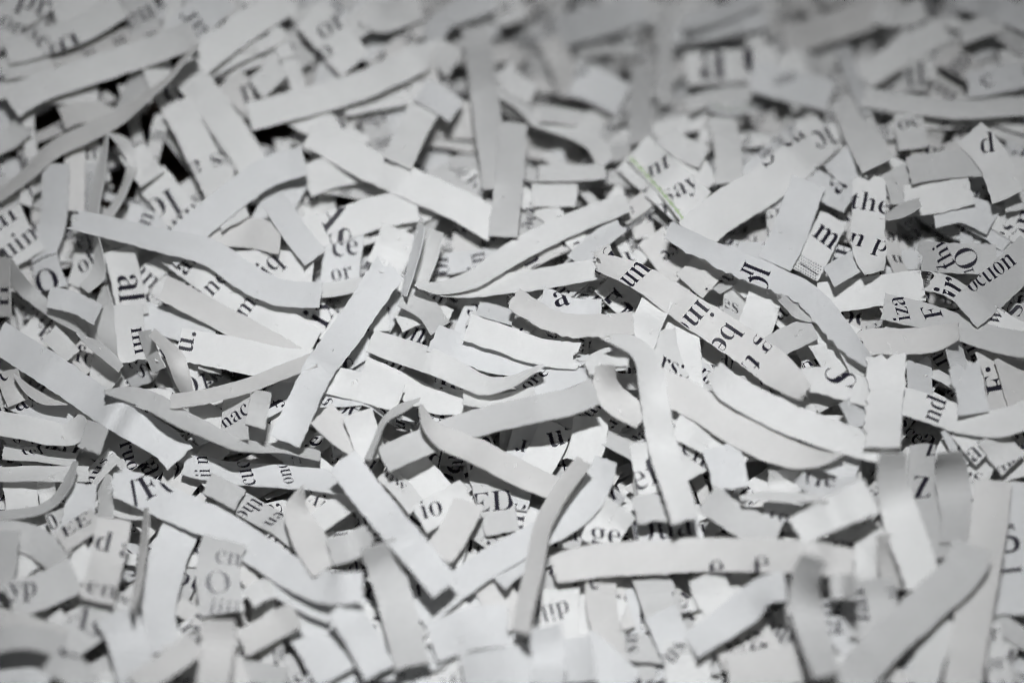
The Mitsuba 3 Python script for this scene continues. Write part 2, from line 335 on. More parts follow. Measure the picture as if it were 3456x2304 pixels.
    'C': '335|28,201 38,244 63,289 88,314 117,333 162,347 203,350 228,345 275,328 297,327 309,332 317,343 317,244 289,293 259,321 237,331 213,337 183,338 161,332 146,323 123,297 107,259 100,213 100,140 107,96 120,65 139,42 174,23 221,20 249,26 294,49 320,76 325,69 283,27 233,5 208,0 174,0 127,13 90,34 53,76 38,106 30,134',
    'D': '357|18,330 18,337 206,335 263,318 300,291 317,269 332,236 340,201 340,136 325,81 307,54 292,39 263,20 213,5 23,3 23,10 52,17 63,39 63,295 57,312 46,323/130,39 133,25 150,15 184,15 213,24 229,35 245,53 255,74 265,112 268,211 255,266 242,290 221,310 185,325 153,325 140,321 133,314 127,298',
    'E': '318|18,3 18,10 33,10 49,17 60,28 63,37 63,298 57,312 46,323 20,328 20,335 290,335 290,257 274,290 261,303 239,314 198,323 152,322 133,314 127,295 128,183 135,180 160,180 193,192 212,216 220,238 220,107 207,142 193,156 159,167 129,166 127,45 133,27 140,21 153,18 197,17 231,23 274,45 295,68 310,96 292,3',
    'F': '290|18,328 18,335 285,335 285,259 264,298 229,317 197,323 150,322 136,318 127,304 129,182 159,180 186,189 205,208 217,241 217,107 207,137 191,156 158,167 134,167 127,163 130,34 144,17 182,10 182,3 20,3 20,10 49,20 57,28 63,44 63,295 57,310 49,318',
    'G': '364|28,159 30,211 40,246 65,289 100,320 127,335 177,347 221,345 281,325 303,326 317,343 317,242 302,272 287,293 261,316 237,329 213,335 185,335 163,329 144,318 125,297 110,261 102,221 100,165 107,102 125,56 157,24 191,12 222,12 238,16 254,28 263,47 263,113 260,122 247,136 213,143 213,150 365,150 365,143 343,139 327,126 323,27 276,10 218,0 182,0 129,13 88,36 55,71 35,116',
    'H': '376|20,3 20,10 49,17 57,25 63,40 63,298 57,312 49,320 20,328 20,335 172,335 172,328 142,321 130,306 128,188 136,185 253,185 263,189 263,296 257,312 249,320 218,328 218,335 370,335 370,328 341,320 333,312 327,298 327,42 333,26 341,17 370,10 370,3 218,3 218,10 249,17 260,34 262,164 254,168 137,168 127,163 130,34 141,17 172,10 172,3',
    'I': '188|18,3 18,10 49,20 60,30 63,40 63,306 51,321 18,328 18,335 175,335 175,328 160,327 141,320 130,307 127,293 127,52 136,25 151,16 175,10 175,3',
    'L': '306|20,3 20,10 49,17 57,26 63,42 63,298 57,312 49,320 20,328 20,335 177,335 177,328 152,324 139,318 127,293 127,47 130,34 137,24 156,17 200,18 244,28 264,39 287,63 307,101 292,3',
    'N': '355|20,3 20,10 44,13 59,25 65,52 65,286 34,323 20,327 20,335 112,334 276,133 288,127 298,132 298,301 295,310 284,321 255,328 255,335 350,335 350,328 319,321 307,301 307,-5 92,255 83,258 72,253 72,39 81,20 94,13 117,10 117,3',
    'O': '376|28,159 28,191 35,231 48,261 70,294 112,328 154,345 182,350 213,350 248,342 280,328 307,309 340,269 355,236 362,204 360,134 347,96 327,64 283,25 246,8 208,0 179,0 144,8 107,25 88,39 60,69 43,99/100,200 105,109 115,74 130,45 151,24 180,13 211,13 238,22 262,43 275,66 285,102 290,142 290,206 285,243 275,279 262,302 246,320 221,334 180,338 152,328 131,310 115,281 105,246',
    'P': '299|20,3 20,10 49,17 57,25 63,40 63,298 57,312 49,320 20,328 20,335 191,335 236,327 267,311 287,289 297,256 295,221 277,189 248,168 226,160 198,155 135,155 127,151 130,34 141,17 172,10 172,3/127,172 135,168 165,167 192,173 209,185 220,203 225,225 223,279 215,300 190,319 150,322 137,318 130,312 127,303',
    'Q': '376|28,154 30,206 43,246 70,289 97,313 132,332 182,345 228,342 280,323 320,291 350,244 362,199 362,141 350,96 327,59 290,25 244,3 240,-3 258,-32 277,-48 314,-62 360,-60 360,-68 316,-80 264,-82 229,-75 197,-60 165,-31 144,3 100,25 65,56 38,106/100,195 105,104 115,69 128,43 151,19 178,8 218,8 241,17 259,33 272,53 285,94 290,130 290,208 275,274 257,305 246,315 221,329 180,333 152,323 131,305 115,276 105,241',
    'R': '340|20,3 20,10 49,17 57,25 63,40 63,298 57,312 49,320 20,328 20,335 211,332 256,320 282,303 292,291 302,264 300,221 282,194 258,178 232,168 229,163 315,33 334,14 350,10 350,3 258,3 162,152 154,159 137,160 127,156 130,34 141,17 172,10 172,3/130,309 128,173 170,170 206,182 222,198 233,224 233,271 222,300 203,316 180,323 140,319',
    'S': '280|40,4 40,113 53,76 73,43 92,27 116,16 161,12 182,19 202,33 215,59 213,89 194,113 97,165 75,181 58,201 45,234 45,271 58,306 82,333 114,347 151,350 217,335 234,336 245,346 245,254 227,292 202,320 180,334 159,340 128,340 104,330 82,304 82,277 88,263 104,247 210,193 230,179 247,159 260,121 260,89 247,51 213,17 173,3 129,0 70,15 51,14',
    'T': '304|15,252 15,337 297,337 297,259 287,285 266,308 244,319 221,325 195,325 187,321 190,37 193,28 204,17 223,10 237,10 237,3 75,3 75,10 98,13 111,19 123,39 122,322 91,325 57,313 33,292',
    'U': '355|18,335 18,342 172,342 171,335 149,332 136,326 127,308 127,87 140,48 156,32 185,20 220,20 239,23 263,34 282,53 295,81 300,109 300,301 289,325 276,332 253,335 253,342 345,342 345,335 318,325 307,306 305,99 295,61 282,39 267,24 243,10 218,3 167,0 122,10 100,22 85,36 70,64 63,96 63,301 51,326 31,334',
    'V': '306|-2,327 -2,335 150,335 150,328 114,321 108,314 105,302 180,113 184,107 193,105 203,109 263,266 273,302 270,314 264,321 245,327 230,328 230,335 322,335 322,328 305,324 293,315 275,282 165,-6 30,304 19,318',
    'W': '439|-5,328 -5,335 127,335 127,328 108,324 98,315 97,292 155,121 166,117 177,121 231,261 212,315 197,324 178,328 178,335 320,335 320,328 300,324 286,313 285,299 342,129 353,125 361,127 365,134 415,289 412,317 402,324 383,328 383,335 457,335 457,327 438,317 422,289 327,-1 323,-1 245,224 235,228 226,226 223,219 140,4 133,-5 30,299 16,320',
    'Z': '318|23,3 25,14 48,51 210,314 209,320 203,322 137,323 96,314 63,290 43,252 50,337 295,337 295,329 128,60 110,25 118,20 199,20 237,28 264,42 284,62 305,101 295,3',
    '0': '270|25,219 40,289 60,324 82,343 114,355 153,357 176,352 195,343 220,321 237,291 250,249 255,211 255,149 240,74 225,44 207,24 195,15 166,3 127,0 92,10 65,29 50,49 33,94 25,141/90,121 95,69 108,40 115,34 133,27 152,28 166,35 180,54 190,102 193,225 188,276 180,304 167,323 154,329 130,330 111,321 103,309 95,289 87,233',
    '1': '270|28,291 78,312 139,355 182,355 182,44 191,30 201,26 247,25 247,3 55,3 55,25 104,26 117,35 123,49 123,303 116,307 104,306 70,269 53,260 42,262 35,269',
    '2': '270|25,3 25,51 140,170 167,218 175,250 173,306 164,320 152,329 140,333 115,332 91,318 80,293 75,248 57,250 33,266 28,279 30,311 43,330 52,338 94,355 148,357 188,348 212,334 232,306 237,274 230,241 195,189 62,57 71,52 195,53 211,59 225,73 233,101 250,102 247,3',
    '3': '270|23,46 23,71 28,81 50,94 50,79 58,58 79,39 98,32 141,33 161,42 175,55 180,64 188,95 188,116 183,134 164,158 144,169 122,175 78,175 78,200 134,203 154,214 165,228 175,259 175,288 162,320 150,329 137,333 113,332 94,323 80,299 75,258 69,258 40,267 28,281 25,304 33,324 59,345 109,357 163,355 203,340 230,314 237,284 235,261 230,246 210,221 167,194 173,189 213,173 235,154 245,136 250,99 245,69 235,49 217,29 200,17 168,5 138,0 102,0 59,10 40,21',
    '4': '270|15,95 15,126 153,354 210,355 210,127 218,122 262,122 262,95 210,92 210,54 213,43 224,32 257,25 257,3 98,3 98,25 131,28 147,38 153,52 152,92/37,127 47,122 144,122 152,125 153,298 135,297',
    '5': '270|28,49 30,76 40,85 52,90 60,58 79,39 99,32 144,36 156,42 172,58 183,84 185,107 183,138 177,154 169,167 153,181 125,190 87,190 54,182 38,189 53,355 227,355 230,270 215,271 210,295 195,305 74,304 70,301 62,225 63,216 69,213 141,217 168,212 203,198 230,174 245,134 245,91 237,64 227,46 205,25 171,8 136,0 104,0 77,5 50,17 35,31',
    '6': '270|30,136 30,194 38,241 48,271 70,311 102,340 122,350 152,357 198,355 232,339 245,319 245,296 233,280 206,270 200,270 200,291 195,312 181,328 170,332 150,332 126,323 113,310 100,286 90,251 85,210 87,204 100,202 134,215 173,217 196,212 215,203 237,181 252,146 255,104 245,61 230,36 210,17 191,8 161,0 134,0 95,12 65,36 50,59 38,91/85,165 87,112 95,76 113,43 127,32 139,28 160,28 174,35 190,56 198,94 195,146 184,172 171,186 158,192 121,189 99,178',
    '7': '270|30,255 33,355 255,355 255,329 118,3 92,3 223,301 213,305 72,305 61,301 50,289 45,255',
    '9': '270|25,224 25,261 33,291 48,319 75,343 107,355 143,357 178,348 212,324 237,281 245,254 250,216 250,171 237,99 222,64 197,31 158,8 128,0 99,0 77,5 62,12 45,29 40,41 40,64 50,76 68,45 83,33 101,28 127,27 152,37 167,53 183,86 190,119 193,166 187,170 176,169 158,155 126,143 104,143 77,150 60,160 43,176 33,194/82,268 90,198 111,178 154,175 182,190 195,209 193,253 185,289 175,310 161,323 147,330 125,330 112,326 100,317 85,283',
    '.': '130|35,28 38,47 43,57 50,62 75,65 95,52 97,18 92,8 82,0 75,-2 50,0 40,10',
    ',': '130|20,-65 35,-6 45,57 92,57 95,43 55,-62',
    ':': '130|35,28 38,47 43,57 50,62 75,65 95,52 97,18 92,8 82,0 75,-2 50,0 40,10|35,233 38,252 43,262 50,267 75,270 95,257 97,223 92,213 82,205 75,202 50,205 40,215',
    ';': '130|35,225 35,247 45,265 58,270 75,270 92,260 97,245 97,228 92,215 82,205 75,202 50,205 40,213|15,-67 27,-21 40,55 90,55 87,30 50,-67',
    '(': '145|20,170 33,242 45,280 65,320 93,357 135,357 108,316 90,279 73,221 65,173 65,105 75,47 95,-11 132,-77 93,-77 68,-45 48,-7 25,68 20,108',
    ')': '145|15,355 57,357 85,320 105,280 117,242 130,170 130,108 117,35 90,-32 57,-77 18,-77 18,-73 32,-54 55,-11 75,47 85,105 85,173 77,221 60,279 42,316',
    '/': '179|5,0 135,352 138,357 180,357 52,8 47,0',
}
"""Outlines of a book face, in 1/500 em: advance|outer ring/holes|..."""

# label, tone of the paper, torn ends (a first, b last), torn edge (e), green print (g), print showing faintly through (f); left and right edge in 1/20 mm (x, y, z, x, y, z at each station); print: (text, s, q, degrees, em, heavy)
STRIPS = [
    ('long level blank strip near the bottom right of middle', 2, '', [91,-631,54,107,-708,68,139,-617,68,156,-698,65,193,-609,78,201,-691,62,246,-601,72,250,-682,55,298,-598,72,299,-679,54,349,-599,75,350,-679,57,396,-599,84,403,-679,67,449,-604,98,448,-684,81,499,-613,117,496,-694,100,547,-626,138,543,-705,121,595,-639,162,590,-719,145,642,-657,192,635,-737,176,691,-673,214,679,-754,203,745,-667,182,729,-747,181,794,-673,169,778,-751,179], [('e', 18.42, -3.32, 5.2, 5.23, 0), ('e', 24.13, -2.79, 5.8, 5.43, 0)]),
    ('long broad strip lettered /F( slanting across the lower left', 1, 'a', [-942,-384,45,-963,-460,54,-894,-399,38,-920,-478,35,-846,-420,37,-873,-499,27,-797,-447,42,-825,-524,32,-751,-465,35,-777,-544,26,-701,-487,31,-731,-564,25,-651,-517,32,-690,-591,28,-606,-554,40,-646,-626,37,-561,-593,56,-601,-665,54,-517,-635,77,-555,-707,74,-474,-672,102,-505,-748,98,-431,-704,129,-451,-784,123,-394,-729,165,-387,-811,163,-345,-732,175,-338,-811,180], [('/F(', 3.53, -2.22, 53.3, 4.41, 1)]),
    ('long diagonal strip lettered be, right of centre', 2, 'ab', [220,145,179,204,73,212,270,134,175,250,58,198,322,114,176,291,39,189,369,81,178,328,11,183,410,47,184,368,-24,179,454,26,168,410,-43,155,497,1,160,451,-67,139,539,-28,155,492,-94,130,580,-61,156,531,-126,129,619,-101,165,569,-165,136,657,-144,179,604,-210,153,690,-193,187,640,-258,186,714,-248,193,680,-306,227], [('un:', 4.39, 2.56, -104.5, 4.24, 0), ('ine', 13.2, 1.97, -97.2, 4.21, 0), ('be', 17.54, 1.5, -91.5, 4.15, 0), ('g tl', 22.6, 2.77, -94.8, 4.12, 0)]),
    ('broad blurred strip curling from the lower right down to the bottom edge', 3, '', [1100,-701,212,1016,-665,212,1082,-747,189,1000,-701,195,1036,-799,178,976,-729,198,998,-828,170,938,-762,188,961,-860,159,901,-794,176,921,-895,154,865,-828,172,882,-931,158,824,-865,175,848,-970,169,782,-912,181,814,-1017,185,746,-961,196,779,-1063,195,712,-1007,207], []),
    ('broad blank strip slanting down from the left edge', 1, '', [-1268,49,13,-1309,-19,-11,-1222,16,14,-1263,-52,-9,-1174,-23,26,-1215,-91,4,-1126,-62,38,-1167,-131,18,-1081,-97,43,-1122,-166,24,-1034,-137,52,-1078,-203,34,-989,-181,72,-1030,-249,55,-940,-232,109,-978,-302,93,-903,-236,68,-941,-307,52,-862,-256,54,-898,-328,38,-815,-282,43,-860,-349,30,-775,-323,29,-833,-380,25], []),
    ('long blank strip sagging across the left, casting a shadow on the white strips', 1, 'a', [-1106,328,104,-1107,251,126,-1057,323,94,-1058,244,116,-1008,323,76,-1012,243,97,-958,316,66,-964,236,85,-907,305,62,-914,224,77,-857,290,64,-863,208,76,-806,281,62,-814,199,69,-749,264,57,-772,185,63,-698,233,51,-735,159,58,-657,203,47,-689,126,51,-613,174,45,-642,96,50,-574,152,49,-584,70,54,-529,139,60,-526,57,67,-476,128,73,-475,46,83], []),
    ('broad upright blurred strip in the bottom right corner', 2, '', [1183,-473,127,1097,-457,118,1174,-524,119,1088,-510,111,1164,-579,117,1078,-565,111,1150,-640,124,1065,-621,118,1133,-702,137,1050,-681,131,1118,-757,142,1035,-737,136,1104,-811,145,1022,-791,138,1091,-865,149,1008,-846,142,1078,-916,148,996,-897,140,1068,-963,137,986,-944,130,1057,-1008,125,976,-989,118], []),
    ('broad curved strip with two lines of blurred print, upper right', 0, '', [865,592,18,796,669,45,817,531,38,748,604,67,766,461,69,701,534,101,718,414,72,656,488,107,669,371,71,612,447,109,617,331,74,565,410,114,568,293,81,514,370,120,528,251,92,462,320,126,486,202,99,419,270,132], [('s', 13.61, -1.56, -173.7, 7.14, 1), ('ea', 9.37, -2.07, 172.0, 5.91, 0), ('hc', -1.74, 0.14, -19.8, 5.51, 0)]),
    ('prominent blank strip with a torn top slanting down left, left of centre', 1, 'a', [-268,138,88,-339,181,108,-298,101,68,-367,146,83,-327,58,58,-393,105,67,-354,10,55,-420,58,62,-380,-45,62,-447,4,71,-409,-105,82,-473,-54,88,-433,-174,123,-498,-125,120,-453,-215,117,-522,-175,107,-473,-255,94,-543,-213,86,-493,-299,81,-563,-258,74,-512,-346,73,-583,-305,65], []),
    ('broad blank strip slanting down right from the upper middle', 0, '', [-500,636,83,-543,569,55,-453,606,75,-497,539,47,-407,577,67,-449,509,39,-361,548,64,-399,478,35,-314,518,67,-347,447,37,-263,483,80,-296,411,50,-214,464,68,-247,392,40,-165,449,52,-198,376,25,-114,426,44,-151,354,18,-64,395,38,-107,327,14,-19,363,36,-61,294,11], []),
    ('long blurred blank strip slanting up across the top middle', 0, '', [-699,703,56,-678,624,40,-648,720,54,-628,641,38,-598,738,52,-578,659,36,-549,756,50,-527,677,33,-499,776,47,-476,697,30,-451,799,42,-425,720,26,-404,826,34,-374,749,19,-358,860,24,-325,784,10,-311,899,11,-278,822,-4,-265,933,5,-229,857,-9,-188,971,-18,-207,889,-33,-132,963,-67,-177,888,-73], []),
    ('long strip rising right from under the broad blank strip, bottom middle', 1, '', [251,-406,101,202,-360,58,239,-453,84,180,-408,48,213,-504,68,158,-446,45,173,-542,51,131,-476,29,125,-573,39,96,-498,21,80,-597,36,51,-522,19,37,-624,37,5,-550,21,-6,-651,38,-39,-578,22,-46,-681,41,-84,-609,25,-85,-711,39,-126,-641,21,-124,-743,39,-166,-674,21,-164,-776,38,-204,-706,21,-205,-806,37,-245,-736,20], []),
    ('long torn edged strip bending down right, lettered I and c', 1, 'ae', [399,269,138,375,197,171,445,241,141,418,168,169,492,225,126,464,151,149,538,209,116,510,133,133,585,190,111,557,113,123,632,167,110,602,90,120,677,140,113,648,64,125,724,108,119,689,35,134,768,66,126,723,-1,143,802,12,132,747,-47,154,828,-39,137,776,-98,164,851,-91,144,807,-151,180,877,-135,136,843,-190,183], [('l', 10.62, 1.09, -89.1, 5.3, 0), ('r', 10.58, -0.05, -91.5, 3.72, 0), ('c', 12.05, -0.31, -91.0, 5.51, 0)]),
    ('broad bright blank strip lying slantwise across the top left corner', 0, '', [-1323,686,116,-1279,617,106,-1283,721,117,-1239,652,106,-1234,754,117,-1202,679,103,-1187,783,108,-1159,707,94,-1141,808,103,-1113,732,88,-1093,829,102,-1066,752,87,-1043,843,109,-1017,767,94,-992,851,123,-966,775,108,-944,855,145,-913,780,131,-893,855,176,-861,780,163,-841,851,213,-810,776,200], []),
    ('broad white curling strip under the sweeping strip, right of centre', 2, '', [353,-188,189,318,-260,164,398,-210,186,364,-281,160,445,-236,184,406,-305,160,491,-265,177,444,-330,156,530,-293,172,486,-361,152,570,-320,172,531,-391,152,613,-340,163,576,-414,147,655,-362,154,622,-439,152,692,-379,148,678,-458,165,734,-391,151,731,-461,192,781,-384,148,778,-440,206], []),
    ('long strip bending over and running down, centre right', 0, 'a', [241,-110,210,233,-170,265,297,-120,213,273,-187,254,344,-163,206,294,-216,243,365,-220,194,300,-251,223,373,-278,191,306,-283,182,380,-332,190,314,-323,150,389,-375,169,321,-381,151,400,-415,147,332,-447,164,412,-466,144,346,-505,171,425,-523,148,359,-561,179,433,-582,154,371,-619,190], []),
    ('long blank strip rising to the right, below the centre', 3, '', [-322,-361,100,-293,-437,114,-279,-330,86,-250,-406,100,-233,-302,77,-207,-379,90,-188,-280,75,-163,-357,88,-140,-263,81,-118,-341,93,-91,-253,95,-73,-333,107,-42,-248,112,-27,-328,124,6,-247,131,20,-327,142,55,-247,151,66,-327,162,102,-241,158,115,-321,169,144,-237,174,166,-314,187,188,-229,199,210,-306,212], []),
    ('broad blank curved strip sweeping down right, lower right of centre', 0, 'a', [504,-177,184,463,-233,219,538,-211,184,487,-277,200,570,-237,193,534,-312,193,613,-260,188,575,-334,185,655,-280,180,619,-355,176,696,-299,176,666,-376,172,739,-318,177,711,-396,174,781,-342,186,754,-420,187,826,-357,181,800,-435,187,872,-368,168,847,-445,179,917,-384,166,891,-461,183], []),
    ('broad blank strip slanting down to a square end, bottom middle left', 1, '', [-374,-389,136,-433,-445,144,-345,-425,119,-405,-481,127,-316,-465,113,-374,-522,119,-284,-510,118,-341,-568,124,-252,-561,135,-308,-621,143,-219,-613,156,-274,-673,165,-188,-644,137,-244,-704,147,-156,-685,136,-212,-744,147,-125,-730,143,-181,-788,154], []),
    ('long strip lettered S and nd passing under the upright blank strip at right', 0, 'a', [695,-174,154,690,-252,178,749,-173,159,733,-254,173,799,-188,163,775,-268,172,844,-201,164,823,-282,170,894,-203,144,872,-283,150,943,-212,134,918,-291,141,990,-225,130,964,-304,137,1037,-243,130,1008,-321,138,1080,-263,135,1053,-341,142,1121,-278,141,1101,-358,148,1158,-285,148,1156,-367,157,1198,-276,151,1210,-356,164,1233,-259,162,1258,-335,181], [('S', 2.98, 2.86, -95.2, 5.38, 0), ('nd', 17.69, -1.88, 85.8, 3.61, 0)]),
    ('long strip sweeping down left from the word say', 0, '', [303,334,91,287,410,63,253,315,82,237,393,56,204,292,79,185,370,56,155,266,79,134,344,58,108,242,74,83,319,55,61,217,70,34,293,51,15,189,69,-14,263,46,-28,156,69,-60,227,40,-76,120,71,-99,193,37,-132,95,79,-142,167,39,-188,80,98,-190,146,49,-240,90,115,-240,144,56], []),
    ('broad blurred strip folding over at the top, lower right', 0, '', [909,-501,311,841,-515,346,917,-512,244,842,-525,268,928,-532,205,849,-552,209,940,-569,189,859,-590,179,950,-617,196,869,-642,178,963,-662,189,882,-685,170,975,-709,184,893,-729,167,985,-753,178,903,-774,160], []),
    ('broad blurred strip running down to the bottom edge, left of middle', 3, '', [-272,-643,169,-351,-670,161,-258,-665,112,-337,-692,104,-242,-703,79,-323,-727,73,-228,-750,64,-309,-772,59,-214,-806,70,-294,-828,66,-200,-868,88,-280,-889,85,-186,-931,114,-265,-952,110], []),
    ('blank strip whose square end lies right of the strip lettered s a', 1, '', [-521,442,94,-542,517,117,-575,438,76,-596,513,100,-615,425,67,-657,493,86,-656,394,60,-704,459,77,-697,354,62,-746,417,78,-736,313,63,-787,375,78,-775,280,52,-828,340,66,-812,243,43,-868,301,55,-848,205,32,-905,263,41], []),
    ('upright blank strip left of the strip lettered cm', 1, '', [-740,-522,0,-822,-489,20,-759,-564,-12,-841,-532,9,-772,-609,-8,-857,-586,9,-778,-662,6,-863,-647,17,-783,-723,29,-864,-707,35,-784,-773,47,-860,-779,55,-777,-820,55,-844,-849,84,-766,-875,64,-827,-907,106], []),
    ('long upright blank strip in the top middle', 3, '', [-63,1094,-100,-137,1064,-79,-56,1024,-101,-130,993,-78,-48,929,-69,-121,897,-43,-40,816,-11,-112,783,16,-32,741,-1,-104,709,26,-26,668,6,-97,637,34,-19,594,17,-90,563,45,-12,525,23,-82,494,51,-5,459,25,-75,428,53], []),
    ('broad blank strip slanting down beside the strip lettered s a', 0, '', [-839,801,135,-902,749,112,-806,771,113,-869,719,90,-774,745,78,-841,697,57,-745,715,49,-813,668,29,-716,682,24,-784,635,4,-685,646,3,-754,600,-16,-655,601,-17,-730,563,-31,-631,556,-32,-706,518,-46], []),
    ('blank strip twisted at its left tip slanting down right, below the centre', 2, '', [-217,-234,90,-222,-278,159,-187,-279,85,-212,-332,141,-149,-306,97,-171,-381,127,-101,-328,101,-123,-404,124,-51,-336,71,-79,-411,91,-5,-350,47,-32,-425,66,42,-364,27,15,-440,48,88,-380,10,65,-456,34,134,-392,-1,119,-469,26,185,-404,-8,170,-479,23], []),
    ('blank strip with its right end curling up on edge, in the middle', 0, '', [-344,16,28,-359,-61,50,-293,-7,38,-310,-86,56,-243,-38,60,-261,-117,73,-192,-78,93,-212,-157,107,-142,-101,86,-170,-176,106,-101,-126,79,-121,-201,106,-59,-147,77,-69,-222,112,-21,-154,83,-9,-218,133,26,-148,100,35,-203,160,73,-140,123,76,-189,190], []),
    ('blurred strip arching down over the bottom right of middle', 3, '', [694,-815,388,647,-771,341,689,-819,300,635,-776,261,695,-821,236,628,-817,207,709,-845,195,636,-869,198,718,-894,193,645,-925,213,723,-950,208,656,-985,237,726,-1012,234,665,-1047,272], []),
    ('level blank strip below the strip lettered dili', 1, '', [-120,-926,149,-103,-1019,110,-71,-903,118,-54,-996,78,-21,-881,91,-5,-975,51,30,-867,79,45,-961,39,82,-862,85,94,-957,44,132,-866,106,144,-960,66,182,-874,135,193,-968,95], []),
    ('broad white strip with a heavy u. at its left end', 0, '', [-823,18,38,-837,-59,4,-776,12,31,-790,-65,-2,-728,3,28,-742,-75,-3,-678,-9,30,-695,-88,0,-629,-25,35,-646,-103,5,-582,-40,40,-596,-119,10,-540,-48,43,-542,-127,12,-491,-51,47,-493,-130,16], [('u.', 1.83, -0.98, 88.4, 3.73, 1)]),
    ('white diagonal strip lettered ne and ma, left of centre', 0, '', [-842,296,45,-894,232,15,-796,261,38,-849,197,7,-750,221,39,-802,156,9,-706,190,30,-754,122,1,-661,161,23,-705,91,-7,-612,128,20,-658,59,-9,-564,90,21,-613,22,-7,-518,55,15,-567,-11,-12,-473,23,9,-522,-44,-19], [('ai', 4.0, -1.92, 89.7, 3.67, 1), ('ne', 8.49, -2.1, 81.1, 3.45, 0), ('ma', 13.62, -2.25, 84.6, 3.47, 0)]),
    ('broad upright blank strip with a torn top end, right of centre', 0, 'ae', [947,-163,199,860,-153,191,944,-204,180,857,-194,172,938,-254,173,851,-243,168,929,-309,179,843,-300,174,921,-369,195,834,-362,190,912,-430,213,826,-423,208], []),
    ('folded blurred strip with a shaded bend near the bottom', 1, '', [628,-814,190,620,-732,179,590,-801,151,564,-729,136,568,-820,108,516,-753,100,520,-846,85,482,-773,76,474,-873,81,441,-801,60,428,-903,81,397,-832,52], []),
    ('strip with sideways letters ono, lower left of centre', 1, '', [-798,-302,-31,-802,-379,-4,-751,-312,-35,-755,-389,-8,-706,-319,-40,-706,-397,-13,-659,-325,-38,-656,-403,-11,-610,-331,-33,-608,-409,-6,-561,-339,-26,-559,-417,1,-511,-351,-15,-512,-428,12,-461,-364,-3,-463,-441,24,-413,-378,9,-415,-455,37,-364,-391,22,-367,-468,49], [('ii n', 3.67, -1.44, 106.6, 2.85, 0), ('cuc', 9.24, -1.92, 105.4, 3.37, 0), ('ono', 14.05, -1.09, 108.3, 2.78, 0)]),
    ('grey shaded twisted strip lettered ses and b, top left', 0, '', [-1342,866,121,-1319,788,109,-1291,885,118,-1267,806,106,-1240,904,117,-1216,825,106,-1190,921,119,-1162,843,108,-1147,943,122,-1107,870,114,-1102,969,133,-1059,899,124,-1057,994,151,-1013,925,141], [('ses', 2.9, 1.67, -60.7, 3.97, 0), ('b', 9.5, 0.14, -170.8, 5.59, 0)]),
    ('strip lettered iza and y F at right', 3, '', [924,62,123,905,-18,130,970,49,127,950,-31,134,1018,32,129,993,-45,137,1063,13,131,1035,-64,139,1106,-11,138,1076,-87,147,1146,-37,151,1118,-113,160,1186,-60,162,1161,-138,172,1225,-77,175,1207,-157,186,1269,-91,186,1251,-171,197], [('iza', 3.71, -1.25, 114.4, 3.27, 0), ('y F', 8.91, -1.31, 125.3, 3.57, 0)]),
    ('bright strip lettered As above the heap of white strips, with a dark gap under it', 0, '', [-550,335,53,-529,261,16,-500,346,59,-479,272,22,-453,360,61,-428,286,24,-407,381,58,-378,309,22,-355,405,52,-334,331,15,-302,421,49,-286,346,12,-252,432,50,-235,357,13], [('As', 2.54, 2.94, -78.8, 5.66, 0)]),
    ('narrow upright strip looping over in the bottom middle', 2, '', [187,-435,140,158,-378,88,157,-465,115,127,-408,64,129,-501,100,96,-447,49,105,-543,93,69,-493,40,89,-589,95,50,-548,36,80,-647,103,40,-606,43,70,-708,119,29,-668,60,59,-772,143,18,-732,83,48,-838,172,8,-798,112,37,-904,204,-3,-865,143], []),
    ('short level blank strip left of the strip lettered dili', 1, '', [-201,-844,140,-169,-927,102,-160,-823,132,-126,-906,96,-112,-794,107,-88,-880,71,-60,-779,96,-50,-868,59,-14,-775,99,-4,-865,62], []),
    ('upright strip below and in front of the long upright strip, top middle', 3, '', [41,678,-2,-34,664,27,37,612,4,-38,598,33,33,543,13,-41,529,43,29,469,31,-45,462,52,24,390,56,-49,405,49,18,321,70,-55,347,47,13,262,71,-60,289,46], []),
    ('long strip hanging down the left side, bent and ruled with one black line', 1, '', [-1136,479,93,-1211,500,68,-1138,434,62,-1213,454,37,-1138,385,37,-1213,404,11,-1148,326,7,-1219,364,-7,-1162,278,-6,-1236,308,-25,-1153,236,-13,-1226,238,-46,-1131,185,-26,-1210,176,-53], [('O', 17.34, -2.29, 88.3, 4.71, 1), ('_', 13.41, -2.38, 110.8, 5.0, 0)]),
    ('pale upright strip with ghosted blurred print, bottom left', 3, 'f', [-625,-610,71,-724,-590,91,-639,-644,46,-738,-625,66,-641,-672,37,-743,-680,44,-634,-716,37,-735,-733,41,-625,-767,40,-726,-782,45], [('cm', 2.94, -0.62, 92.8, 3.34, 0), ('O', 6.94, -1.66, 92.7, 4.36, 0), ('iiii', 9.24, -1.74, 72.8, 3.23, 0)]),
    ('bright strip lettered s a, upside down, in the upper left', 0, '', [-844,699,91,-914,656,82,-816,659,59,-886,616,51,-787,610,36,-859,569,29,-759,553,25,-831,512,19,-729,487,28,-800,445,24,-697,412,42,-769,371,40,-667,333,65,-737,292,63], [('s a', 8.5, 2.42, -97.6, 4.41, 0)]),
    ('long narrow strip curving down right across the lower left', 3, '', [-991,-194,91,-979,-241,155,-940,-179,78,-937,-245,127,-890,-179,62,-895,-252,101,-834,-221,89,-848,-292,129,-789,-252,90,-801,-321,132,-749,-261,57,-757,-329,103,-704,-285,51,-710,-350,101,-658,-312,58,-658,-376,111,-617,-292,6,-611,-353,62,-568,-285,-16,-563,-343,42,-517,-289,-24,-515,-348,33,-467,-296,-27,-465,-357,29], []),
    ('upright blank strip left of the strip lettered me', 1, '', [798,393,108,715,429,113,777,342,89,694,376,95,754,281,84,671,315,91,727,210,91,646,248,100,694,141,99,617,185,112], []),
